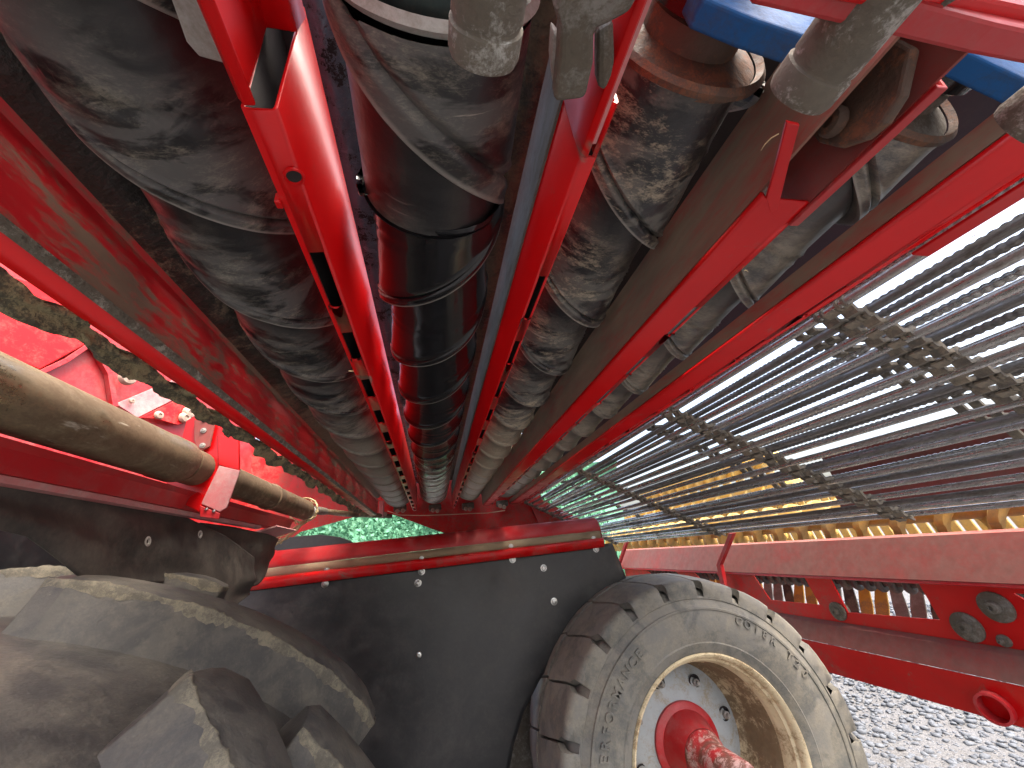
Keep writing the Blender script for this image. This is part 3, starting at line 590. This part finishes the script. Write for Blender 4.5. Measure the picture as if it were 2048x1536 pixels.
for x, y, r in ((650, 1168, .008), (843, 1143, .0085), (836, 1166, .0085), (1025, 1119, .0085), (1192, 1098, .0085), (1087, 1136, .0085), (1108, 1203, .0085), (838, 1309, .0095)):
    bolt(t, onY(x, y, 1.553), (0, -1, 0), r)
p = onY(967, 1404, 1.565); MB().lathe([(.008, 0), (.010, .002), (.006, .003), (.004, 0)], p, (0, -1, 0), 20, False, False).build('grommet', 'galv', t, 40)

# ------------------------------------------------------------------ big lugged tyre on the left
TC = Vector((-.604, .60, -.531)); RT = .583; RB = .525; HW = .31
t = thing('lugged_tyre', 'big muddy farm tyre with deep curved lugs in the lower left foreground', 'tyre', TC)
prof = [(.27, .30), (.36, .315), (.46, .312), (.500, .295), (.516, .25), (RB, .15), (RB+.003, 0), (RB, -.15), (.516, -.25), (.500, -.295), (.46, -.312), (.36, -.315), (.27, -.30)]
MB().lathe(prof, TC, (0, 1, 0), 96, False, False).build('carcass', 'lug', t, 60)
MB().lathe([(.275, .29), (.28, .26), (.24, .25), (.235, .05), (.02, .04)], TC, (0, 1, 0), 48, False, True).build('rim', 'cream', t, 40)
def P3(a, y, r): return Vector((TC.x+r*math.cos(a), TC.y+y, TC.z+r*math.sin(a)))
def lug(a0, side):
    """a0 nose angle at the centre line; runs to the shoulder while turning back"""
    n = 30; rows = []; edge = []
    for i in range(n):
        s = i/(n-1)
        yc = side*(.045+.262*s**1.08); a = a0+math.radians(5)-math.radians(45)*s**.92
        ds = .004
        s2 = min(1, s+ds); s1 = s2-2*ds
        f = lambda q: np.array([side*(.045+.262*max(q, 0)**1.08), (-math.radians(45)*max(q, 0)**.92)*RT])
        tg = f(s2)-f(max(s1, 0)); tg /= np.linalg.norm(tg); nr = np.array([-tg[1], tg[0]])     # across the lug in (y, arc)
        if nr[1] < 0: nr = -nr
        if side < 0: nr = -nr
        wt = (.043-.010*s if side > 0 else .048)+.010*s; wb = wt+.034
        if i == 0: wt *= .66; wb *= .8
        if i == n-1: wt *= .35; wb *= .6
        drop = .010*max(0, (abs(yc)-.24)/.07)**2; rt = RT-drop-.004*(i == 0); rb = RB-.012-drop*1.4
        def pt(o, r): return P3(a+o*nr[1]/RT, yc+o*nr[0], r)
        rows.append([pt(-wb, rb), pt(-wt-.008, rt-.018), pt(-wt-.001, rt-.004), pt(-wt+.006, rt), pt(0, rt+.002), pt(wt-.006, rt), pt(wt+.001, rt-.004), pt(wt+.008, rt-.018), pt(wb, rb)])
        sg = 1
        edge.append((pt(sg*(-wt-.0035), rt-.0085), pt(sg*(-wt+.0035), rt+.0008), pt(sg*(-wt-.001), rt-.002)))
    b = MB(); b.rings(rows, closed=False, cap0=False, cap1=False)
    b.quads(rows[0][::-1], rows[-1]) if False else b.add(rows[0], [tuple(range(9))[::-1]]).add(rows[-1], [tuple(range(9))])
    o = b.build('lug', 'lug', t, 28)
    md = o.modifiers.new('bevel', 'BEVEL'); md.width = .002; md.segments = 2; md.limit_method = 'ANGLE'; md.angle_limit = .6
    V = []; nn = 7; E = []
    m_ = 90
    for i in range(m_):
        k = i/(m_-1)*(n-1); j = min(int(k), n-2); fr = k-j
        A = edge[j][0].lerp(edge[j+1][0], fr); Bq = edge[j][1].lerp(edge[j+1][1], fr); Cq = edge[j][2].lerp(edge[j+1][2], fr)
        rad = (Cq-Vector((TC.x, Cq.y, TC.z))).normalized(); wv = .5+.6*rng.random()+.35*math.sin(i*.35+a0*9)
        for q in range(nn):
            u = q/(nn-1); p = A.lerp(Bq, .5+(u-.5)*wv*1.35); V.append(p+rad*(.0035*math.sin(math.pi*u)+.0012*rng.random()-.0012*(q in (0, nn-1))))
    ii = (np.arange(m_-1)[:, None]*nn+np.arange(nn-1)[None, :]).ravel()
    npmesh('edge_mud', [tuple(p) for p in V], np.stack([ii, ii+1, ii+nn+1, ii+nn], 1), 'lugedge', o, 180).matrix_parent_inverse = o.matrix_parent_inverse.inverted() @ Matrix.Identity(4) if False else Matrix.Identity(4)
for k in range(-1, 4):
    lug(math.radians(71-36*k), 1)
    if k >= 0: lug(math.radians(46-36*k), -1)

# ------------------------------------------------------------------ road wheel on the right
WC = Vector((.784, 1.30, -.632)); RW = .478
t = thing('road_wheel', 'road wheel with cream dished rim and block tread tyre at lower right', 'wheel', WC)
ty = MB().lathe([(.268, .045), (.272, .020), (.285, .008), (.302, .0035), (.305, .0015), (.309, .0035), (.34, -.004), (.372, -.006), (.395, -.002), (.397, -.005), (.402, -.005), (.404, 0), (.425, .010), (.427, .007), (.432, .009), (.434, .015), (.446, .026), (.452, .045), (.455, .10), (.456, .21), (.455, .34), (.44, .40), (.40, .42), (.30, .41), (.27, .38)], WC, (0, 1, 0), 120, False, False).build('tyre', 'wheelrub', t, 32)
NBK = 22
def tread(side):
    for k in range(NBK):
        a0 = 2*math.pi*(k+(.5 if side else 0))/NBK; da = 2*math.pi/NBK
        b = MB(); rows = []
        for (y, rb, rt) in ((.0072, .430, .4335), (.0085, .436, .4540), (.0105, .440, .4690), (.0165, .452, .4765), (.030, .458, .480), (.052, .462, .481), (.054, .468, .481), (.09, .47, .488), (.155, .47, .493), (.200, .47, .495)):
            y2 = y if not side else .42-y
            sk = .30*max(0, (y-.035))/.18*da*(1 if not side else -1)
            u0, u1 = .09, .91
            if y > .05: u0, u1 = .012, .988
            A = [a0+sk+da*u for u in (u0, u0+.015, .35, .65, u1-.015, u1)]
            R = [rb, rt-.0015, rt, rt, rt-.0015, rb]
            rows.append([Vector((WC.x+r*math.cos(a), WC.y+y2, WC.z+r*math.sin(a))) for a, r in zip(A, R)])
        b.rings(rows, closed=False, cap0=True, cap1=True)
        o = b.build('tread_block', 'wheelrub', t, 50)
tread(0); tread(1)
def ringtext(word, r, a_start, a_step, size, y):
    """raised letters along the sidewall, reading clockwise as seen by the viewer"""
    for i, ch in enumerate(word):
        if ch == ' ': continue
        cu = bpy.data.curves.new('letter', 'FONT'); cu.body = ch; cu.size = size; cu.extrude = .0026; cu.align_x = 'CENTER'; cu.offset = .0008; cu.resolution_u = 4
        tmp = bpy.data.objects.new('letter_curve', cu); C.objects.link(tmp); bpy.context.view_layer.update()
        me = bpy.data.meshes.new_from_object(tmp.evaluated_get(bpy.context.evaluated_depsgraph_get())); a = a_start-a_step*i
        up = Vector((math.cos(a), 0, math.sin(a))); rt = Vector((math.sin(a), 0, -math.cos(a))); nrm = Vector((0, -1, 0))
        pos = WC+up*r+Vector((0, y, 0))
        me.transform(Matrix(((rt.x, up.x, nrm.x, pos.x), (rt.y, up.y, nrm.y, pos.y), (rt.z, up.z, nrm.z, pos.z), (0, 0, 0, 1))))
        bpy.data.objects.remove(tmp); bpy.data.curves.remove(cu); me.materials.clear(); me.materials.append(M['wheelrub'])
        o = bpy.data.objects.new('letter', me); C.objects.link(o); o.parent = ty; o.matrix_parent_inverse = Matrix.Identity(4)
ringtext('PERFORMANCE', .354, math.radians(170), math.radians(4.75), .036, -.0074)
ringtext('CO18R T20', .372, math.radians(65), math.radians(4.6), .031, -.0072)
rp = [(.2755, .030), (.2785, .012), (.2745, .006), (.268, .010), (.262, .022), (.2615, .034), (.254, .040), (.2535, .050), (.2465, .060), (.246, .085)]
MB().lathe(rp, WC, (0, 1, 0), 96, False, False).build('rim_flange', 'cream', t, 35)
MB().lathe([(.2462, .084), (.236, .11), (.232, .17), (.226, .215), (.214, .235)], WC, (0, 1, 0), 96, False, False).build('rim_well', 'rimmud', t, 60)
MB().lathe([(.2145, .234), (.19, .222), (.15, .205), (.12, .20), (.09, .20)], WC, (0, 1, 0), 72, False, True).build('wheel_disc', 'disc', t, 60)
for k in range(8):
    a = 2*math.pi*(k+.35)/8; p = WC+Vector((.172*math.cos(a), .212, .172*math.sin(a)))
    b = MB(); b.lathe([(.019, .001), (.021, -.002), (.0165, -.004), (.0155, .006)], p, (0, 1, 0), 24, False, True); h = b.build('bolt_hole', 'dark', t, 40)
    p2 = p+Vector((.003, 0, -.003)); b = MB(); b.lathe([(.012, 0), (.012, .010), (.010, .012)], p2, (0, -1, 0), 6); b.lathe([(.007, .012), (.007, .022), (.005, .024)], p2, (0, -1, 0), 12); b.build('wheel_nut', 'galv', t, 30)
MB().lathe([(.112, .202), (.112, .190), (.106, .186), (.092, .182), (.080, .15), (.070, .115), (.066, .105)], WC, (0, 1, 0), 64, False, False).build('hub_flange', 'red2', t, 40)
MB().lathe([(.064, .108), (.066, .100), (.063, .092), (.054, .080), (.050, .060), (.050, -.06), (.046, -.068), (.02, -.069)], WC, (0, 1, 0), 48, False, True).build('axle_stub', 'axle', t, 40)

t = thing('axle_beam', 'dark muddy axle beam in the shadow between the rubber flap and the right wheel', 'axle', (.2, 1.85, -.7))
MB().box((.15, 1.86, -.72), (1.0, .16, .62)).build('beam', 'steelmud', t, bevel=.02)
MB().box((.60, 1.76, -.68), (.10, .05, .40)).build('flange', 'rust', t, bevel=.01)
# ------------------------------------------------------------------ rod web on the right
WA, WB = np.array([.475, .222]), np.array([.925, -.022])          # upper and lower edge in the XZ section
wn = np.array([WB[1]-WA[1], -(WB[0]-WA[0])]); wn = wn/np.linalg.norm(wn); wn = -wn if wn[0] < 0 else wn    # away from the camera
def webpt(u, off=0.): p = WA+(WB-WA)*u+wn*off; return float(p[0]), float(p[1])
def rodmesh(y0, y1, r, n=10, ribbed=False):
    if not ribbed: b = MB().cyl((0, y0, 0), (0, y1, 0), r, n)
    else:
        pr = []; y = y0
        while y < y1: pr += [(r*.8, y), (r, y+.003), (r, y+.006), (r*.8, y+.009)]; y += .0105
        b = MB().lathe(pr, (0, 0, 0), (0, 1, 0), n)
    o = b.build('rod', 'rod', None, 40); return o
def web(label, off, NR, belts, y0, y1, rr, ribbed, u0=0., clips=True, matn=('rod', 'rodb')):
    x, z = webpt(.5, off); t = thing('rod_web', label, 'conveyor web', (x, 1.0, z), 'rod conveyor webs')
    A = rodmesh(y0, y1, rr, ribbed=ribbed); A.data.materials[0] = M[matn[0]]; me2 = A.data.copy(); me2.materials[0] = M[matn[1]]
    cl = None
    for k in range(NR):
        u = u0+k/(NR-1)*(1-u0); u += .006*math.sin(k*2.7); px_, pz_ = webpt(u, off+.004*math.sin(k*1.9))
        o = A if k == 0 else A.copy()
        if k: C.objects.link(o)
        if k % 3 == 1: o.data = me2
        o.parent = t; o.location = (px_-x, -1.0, pz_-z); o.rotation_euler = (0, random.random()*6, random.uniform(-.002, .002))
    for yb, wd in belts:
        b = MB()
        for s, dy in ((1, -wd*.5), (1, wd*.1)):
            rows = []
            for k in range(NR*4-3):
                u = u0+(k/((NR-1)*4))*(1-u0); px_, pz_ = webpt(u, off-.002+.0045*math.cos(k*math.pi/2)); rows.append([(px_-wn[0]*.003, yb+dy, pz_-wn[1]*.003), (px_-wn[0]*.003, yb+dy+wd*.4, pz_-wn[1]*.003), (px_+wn[0]*.003, yb+dy+wd*.4, pz_+wn[1]*.003), (px_+wn[0]*.003, yb+dy, pz_+wn[1]*.003)])
            b.rings(rows)
        b.build('belt', 'belt', t, 30)
        if not clips: continue
        dirv = (WB-WA)/np.linalg.norm(WB-WA); ang = math.atan2(dirv[1], dirv[0]); R = Matrix.Rotation(-ang, 3, 'Y')
        for k in range(NR):
            u = u0+k/(NR-1)*(1-u0); px_, pz_ = webpt(u, off)
            if cl is None:
                b = MB()
                for yy in (-.62, -.34, .34, .62): b.lathe([(rr*1.28, -wd*.06), (rr*1.28, wd*.06)], (0, wd*yy, 0), (0, 1, 0), 12)
                b.box((rr*1.2, -wd*.48, -rr*.4), (rr*3.2, wd*.10, rr*.9)); b.box((rr*1.2, wd*.48, -rr*.4), (rr*3.2, wd*.10, rr*.9)); b.box((0, 0, -rr*1.35), (rr*1.9, wd*.5, rr*.5))
                cl = b.build('clip', 'belt', None, 40); o = cl
            else: o = cl.copy(); C.objects.link(o)
            o.parent = t; o.location = (px_-x, yb-1.0, pz_-z); o.rotation_euler = (0, -ang, 0)
    return t
web('near layer of bright steel conveyor rods with clipped belts, right of the outer red beam', 0, 19, ((2.055, .028), (1.235, .042), (.675, .044), (.315, .038)), .10, 2.09, .0056, False)
web('second layer of ribbed steel rods seen behind the near rod layer', .095, 17, ((1.75, .036), (.93, .04), (.44, .034)), .08, 2.2, .0062, True, clips=False)
# support rollers of the web
for j, (u, off, ya, yb_) in enumerate(((.18, .055, .60, 1.35), (.55, .06, 1.0, 1.6), (.80, .055, .28, .72))):
    pass
# red longitudinal frame on the right
FX = 1.40
t = thing('chassis_frame', 'long red side frame with slanted window cut-outs behind the right wheel', 'frame', (FX, 1.6, -.3))
Y0, Y1 = .55, 3.1
def fz(deg, x): return x/math.tan(math.radians(deg))
zt, z1, z2, z3, z4 = fz(93.9, 1.45), fz(98.6, 1.40), fz(104.4, 1.425), fz(107.4, 1.385), fz(110.7, 1.40)
b = MB(); strip(b, [(1.49, zt+.004), (1.45, zt), (1.402, z1)], Y0, Y1); b.build('upper_panel', 'redrust', t, solid=.004)
b = MB(); strip(b, [(1.402, z1-.001), (1.400, z1-.006), (1.424, z1-.010)], Y0, Y1); b.build('upper_fold', 'red2', t, solid=.003)
b = MB(); strip(b, [(1.424, z2-.002), (1.408, z2-.012), (1.385, z3)], Y0, Y1); b.build('lower_slope', 'redrust', t, solid=.004)
b = MB(); strip(b, [(1.385, z3-.001), (1.398, z4), (1.44, z4-.002)], Y0, Y1); b.build('lower_panel', 'red', t, solid=.004)
WXP = 1.425
wins = [[(1505, 1149), (1607, 1152), (1640, 1210), (1540, 1200)], [(1660, 1158), (1838, 1168), (1880, 1240), (1695, 1225)], [(2024, 1186), (2200, 1200), (2230, 1240), (2060, 1206)]]
wins += [[(1385, 1143), (1432, 1144), (1462, 1182), (1420, 1178)], [(1290, 1140), (1350, 1142), (1385, 1170), (1330, 1166)]]
W3 = sorted([[onX(x, y, WXP) for x, y in q] for q in wins], key=lambda q: q[0].y)
zT, zB = z1-.010, z2-.002; b = MB(); 
W3 = [[q[1], q[0], q[3], q[2]] for q in W3]            # each: near-top, far-top, far-bottom, near-bottom
def PZ(y, z): return (WXP, y, z)
prev_t = prev_b = Y0; zw = sorted(W3, key=lambda q: q[0].y)
for q in zw:
    a, c, dd, e = q
    hi = max(a.z, c.z); lo = min(dd.z, e.z)
    def lin(p, q2, z): return p.y+(q2.y-p.y)*(z-p.z)/(q2.z-p.z+1e-9)
    an, cn = lin(a, e, zT), lin(a, e, zB); af, cf = lin(c, dd, zT), lin(c, dd, zB)
    b.quads([PZ(prev_t, zT), PZ(an, zT), PZ(cn, zB), PZ(prev_b, zB)])
    b.quads([PZ(an, zT), PZ(af, zT), c, a]); b.quads([e, dd, PZ(cf, zB), PZ(cn, zB)])
    prev_t, prev_b = af, cf
b.quads([PZ(prev_t, zT), PZ(Y1, zT), PZ(Y1, zB), PZ(prev_b, zB)]); b.build('window_plate', 'red', t, solid=.006)
for x, y, r in ((1668, 1224, .030), (1925, 1256, .036), (1982, 1216, .036), (1999, 1284, .014)):
    p = onX(x, y, 1.405); MB().lathe([(r, -.04), (r, -.014), (r*.9, -.011), (r*.42, -.010), (r*.42, -.002), (r*.36, .002), (r*.16, .003), (r*.15, -.001)], p, (-1, 0, 0), 32, False, True).build('rubber_bush', 'steelmud', t, 40)
p = onX(1995, 1412, 1.392); MB().lathe([(.034, -.02), (.034, .030), (.028, .031), (.027, -.01), (.01, -.011)], p, (-1, -.25, 0), 36, False, True).build('pipe_stub', 'red2', t, 40)
for (a, c, e_, wd) in (((1466, 1066), (1440, 1130), (1452, 1185), .030), ((1254, 1082), (1238, 1128), (1240, 1150), .036)):
    A_, B_, C_ = onX(*a, 1.375), onX(*c, 1.37), onX(*e_, 1.37); b = MB()
    for p, q in ((A_, B_), (B_, C_)): b.slab([p, q, q+Vector((0, wd, 0)), p+Vector((0, wd, 0))], (.02, 0, 0))
    b.build('strut', 'red2', t, bevel=.002)
b = MB(); strip(b, [(1.24, .165), (1.255, .085), (1.225, .078), (1.235, .005)], .2, 1.05); b.build('inner_guard', 'redrust', t, solid=.004)
# yellow spiral rollers behind the frame and web
def yellow(x, z, r, y0, y1, label, ph):
    t = thing('yellow_roller', label, 'roller', (x, 2, z), 'yellow spiral rollers')
    MB().cyl((x, y0, z), (x, y1, z), r*.42, 20).build('core', 'yel', t, 60)
    for st in range(2):
        V = []; FF = []; n = int((y1-y0)/.008); lead = .26
        for i in range(n):
            y = y0+.008*i; a = 2*math.pi*(y/lead+ph+st/2); cut = .5+.5*math.cos(y*math.pi*2/.032)
            for rr_, dy in ((r*.40, 0), (r*.80, .004), (r*(.90+.10*(cut > .35)), .010), (r*(.90+.10*(cut > .35)), .034), (r*.80, .040), (r*.40, .046)):
                V.append((x+rr_*math.sin(a), y+dy, z-rr_*math.cos(a)))
        ii = (np.arange(n-1)[:, None]*6+np.arange(5)[None, :]).ravel()
        npmesh('spiral_fin', V, np.stack([ii, ii+1, ii+7, ii+6], 1), 'yel', t, 40)
    return t
yellow(1.60, -.030, .085, .5, 3.6, 'lowest yellow spiral roller just above the red side frame', 0)
yellow(1.80, .14, .085, 1.7, 3.6, 'middle yellow spiral roller glimpsed between the conveyor rods', .3)
yellow(2.02, .33, .085, 2.0, 3.6, 'upper yellow spiral roller glimpsed high between the conveyor rods', .6)
t = thing('yellow_belt', 'yellow slotted belt behind the lowest yellow roller above the red side frame', 'belt', (1.76, 1.5, 0))
st0 = None
for k in range(62):
    if st0 is None: st0 = MB().slab([(0, -.017, -.20), (0, .017, -.20), (.02, .097, .13), (.02, .063, .13)], (.008, 0, 0)).build('strip', 'yel', None, bevel=.002); o = st0
    else: o = st0.copy(); C.objects.link(o)
    o.parent = t; o.location = (0, .5+.044*k-1.5, 0)
t = thing('coil_roller', 'black coil roller with tan discs seen through the windows of the red side frame', 'roller', (1.56, 1.6, -.27))
MB().cyl((1.56, .5, -.240), (1.56, 3.2, -.240), .020, 16).build('coil_core', 'coil', t, 60)
b = MB(); b.tube([(1.56+.03*math.cos(a), .5+.045*a/6.283, -.240+.03*math.sin(a)) for a in np.arange(0, 6.283*58, .45)], .011, 7); b.build('coil', 'coil', t, 180)
dk = {}
for k in range(44):
    mm = ('tanwood', 'galv', 'galv', 'coil')[(k*3+k//5) % 4]
    if mm not in dk: o = MB().slab([(-.004, -.014, .075), (-.004, .014, .075), (-.004, .020, -.02), (-.004, .016, -.085), (-.004, -.016, -.085), (-.004, -.020, -.02)], (.012, 0, 0)).build('slat', mm, None, bevel=.002); dk[mm] = o
    else: o = dk[mm].copy(); C.objects.link(o)
    o.parent = t; o.location = (1.60-1.56, .52+.060*k-1.6, -.315+.27); o.rotation_euler = (.22+.1*math.sin(k*2.3), 0, .5)

# ------------------------------------------------------------------ added roof slabs above the rollers, sized to block light
t = thing('added_roof', 'added dark roof slabs above the rollers, cut to block sky and sun', 'light blocker', (-.2, 1, .6))
MB().slab([(-.70, .33, .62), (-.34, .33, .62), (-.34, 2.15, .62), (-.70, 2.15, .62)], (0, 0, .01)).slab([(.36, -.06, .62), (1.36, -.06, .62), (1.36, 2.15, .62), (.36, 2.15, .62)], (0, 0, .01)).slab([(-.339, 1.55, .6205), (.359, 1.55, .6205), (.359, 2.14, .6205), (-.339, 2.14, .6205)], (0, 0, .01)).build('sheet', 'dark', t)
MB().slab([(.60, -.05, .30), (.62, 2.1, .30), (.62, 2.1, .615), (.60, -.05, .615)], (.01, 0, 0)).build('side_sheet', 'dark', t)

# ------------------------------------------------------------------ near end: clamps, pins, blue bearing housings, red cross bar
def pin_on(label, p_end, p_start, r, arm=None, seed=0):
    p0 = Vector(p_end); t = thing('clamp_pin', label, 'pin', p0, 'steel clamp pins')
    L = .15; x, z = p0.x, p0.z
    MB().lathe([(r*.98, -L), (r*.98, -r*1.05), (r*.93, -r*.98), (r*.93, -r*.90), (r*1.02, -r*.86), (r*1.02, -r*.25), (r*.95, -r*.06), (r*.7, 0), (.001, 0)], p0, (0, 1, 0), 40).build('pin_body', 'pin', t, 40)
    MB().lathe([(r*1.0, -.95*r), (r*1.02, -.95*r)], p0, (0, 1, 0), 40, False, False)
    return t
ZP = .165
def zr(x, y, z=ZP): return onZ(x, y, z)
e1 = zr(966, 150); e1.z += 0
pA = pin_on('muddy steel pin hanging in front of the middle roller near end', zr(966, 118), None, .0125)
pB = pin_on('worn pale steel pin between the blue castings', zr(1592, 196), None, .0135)
pC = pin_on('muddy steel pin at the right picture edge below the blue casting', zr(2035, 262), None, .0150)
for pn, cx in ((pB, (1720, 60)),):
    p = pn.location.copy(); b = MB(); c = p+Vector((.004, -.052, .006))
    b.lathe([(.022, -.012), (.025, -.008), (.025, .012), (.021, .017), (.019, .012), (.012, .010)], c, (0, .3, -1), 36); b.build('collar', 'steelmud', pn, 40)
# link plate on the wide beam
t = thing('link_plate', 'dark brown flat link plate with rounded end beside the worn pin', 'plate', (.27, .15, .22))
q = [onX(x, y, .262) for x, y in [(1790, 78), (1822, 95), (1800, 190), (1765, 245), (1725, 278), (1675, 295), (1635, 285), (1612, 255), (1640, 190), (1700, 120)]]
MB().slab(q, (.008, 0, 0)).build('plate', 'rust', t, bevel=.002)
p = onX(1675, 245, .2615); bolt(t, p, (-1, 0, 0), .009, 'rust', washer=False)
# forged bracket over the right slotted beam
t = thing('forged_bracket', 'grey muddy forged bracket gripping the near end of the right slotted beam', 'bracket', (.1, .1, .2))
q = [onZ(x, y, .205) for x, y in [(1108, 208), (1118, 120), (1120, 60), (1110, 20), (1125, -30), (1290, -30), (1262, 28), (1215, 52), (1190, 62), (1188, 130), (1172, 200)]]
MB().slab(q, (0, 0, .012)).build('bracket_body', 'steelmud', t, bevel=.003, seg=3)
q = [onZ(x, y, .214) for x, y in [(1196, 60), (1228, 40), (1232, 150), (1215, 185), (1196, 180)]]
MB().slab(q, (0, 0, .012)).build('ear', 'steelmud', t, bevel=.003)
q = [onZ(x, y, .218) for x, y in [(1106, 60), (1122, 80), (1122, 190), (1108, 180), (1102, 120)]]
MB().slab(q, (0, 0, .010)).build('ear', 'galv', t, bevel=.002)
# galvanised bracket at upper left
t = thing('flat_bracket', 'pale galvanised bracket beside the left slotted beam at the top', 'bracket', (-.12, .08, .23))
q = [onZ(x, y, .245) for x, y in [(335, -20), (372, 84), (398, 114), (450, 128), (462, 120), (415, -20)]]
MB().slab(q, (0, 0, .006)).build('plate', 'galv', t, bevel=.001)
# blue castings
YBL = .098
def casting(label, poly, slots, rings):
    P_ = [onY(x, y, YBL) for x, y in poly]; c = sum(P_, Vector())/len(P_); t = thing('bearing_housing', label, 'housing', c, 'blue bearing housings')
    MB().slab(P_, (0, -.014, 0)).build('casting', 'blue', t, bevel=.002, seg=3)
    for s in slots:
        q = [onY(x, y, YBL+.0012) for x, y in s]; MB().slab(q, (0, -.002, 0)).build('rib', 'blue', t, bevel=.0008)
    for x, y, r, m in rings:
        p = onY(x, y, YBL+.001); MB().lathe([(r, 0), (r*1.03, .004), (r*.8, .006), (r*.75, .003), (r*.4, .004)], p, (0, 1, .1), 36).build('bolt', m, t, 40)
casting('left blue bearing housing below the red cross bar', [(1338, -20), (1480, -20), (1640, 52), (1700, 92), (1640, 150), (1560, 128), (1470, 98), (1375, 58)], [[(1440, 32), (1490, 52), (1550, 100), (1480, 62)]], [(1585, 62, .006, 'boltmud')])
casting('right blue bearing housing at the right picture edge', [(1805, 78), (1900, 95), (2080, 150), (2080, 232), (2010, 212), (1900, 160), (1830, 125)], [[(1930, 132), (1980, 150), (2030, 192), (1960, 165)]], [(2035, 150, .006, 'boltmud')])
t = thing('cross_bar', 'bright red two step cross bar running along the top right corner', 'bar', (.25, .06, .2))
q = [onY(x, y, .052) for x, y in [(1488, -8), (1760, 20), (2100, 84), (2100, 140), (1930, 108), (1750, 66), (1500, 10)]]
MB().slab(q, (0, -.010, 0)).build('lower_bar', 'red2', t, bevel=.0015)
q = [onY(x, y, .046) for x, y in [(1700, -40), (2100, 20), (2100, 82), (1780, 22), (1650, 2)]]
MB().slab(q, (0, -.008, 0)).build('upper_bar', 'red', t, bevel=.0015)
t = thing('hydraulic_fitting', 'shiny metal fitting above the red cross bar in the top right corner', 'fitting', onY(1975, 12, .05))
MB().cyl(onY(1945, 28, .05), onY(2080, -60, .05), .007, 20).build('fitting_body', 'chrome', t, 40)

# ------------------------------------------------------------------ bits of straw and dirt
def straw(p, d, L, r=.0006):
    p = Vector(p); d = Vector(d).normalized(); b = MB(); pts = [p+d*L*s+Vector((0, 0, .002*math.sin(s*3))) for s in (0, .35, .7, 1)]
    return b.tube(pts, [r, r*1.2, r, r*.5], 5).build('straw_piece', 'straw', None, 180)
for i, (p, d, L, lab) in enumerate((
        (onZ(698, 742, .2125), (.6, .8, .1), .016, 'pale straw scrap stuck to the left slotted beam halfway along'),
        (onZ(1489, 542, .2105), (.8, .3, .1), .007, 'pale straw scrap on the edge of the wide red beam'),
        (onZ(1557, 268, .212), (-.1, .9, .1), .012, 'thin straw by the worn pin on the wide red beam'),
        (onZ(1957, 470, .2105), (.3, .9, .1), .006, 'short straw on the outermost right beam'))):
    tag(straw(p, d, L, .0009 if i == 0 else .00035), lab, 'straw')
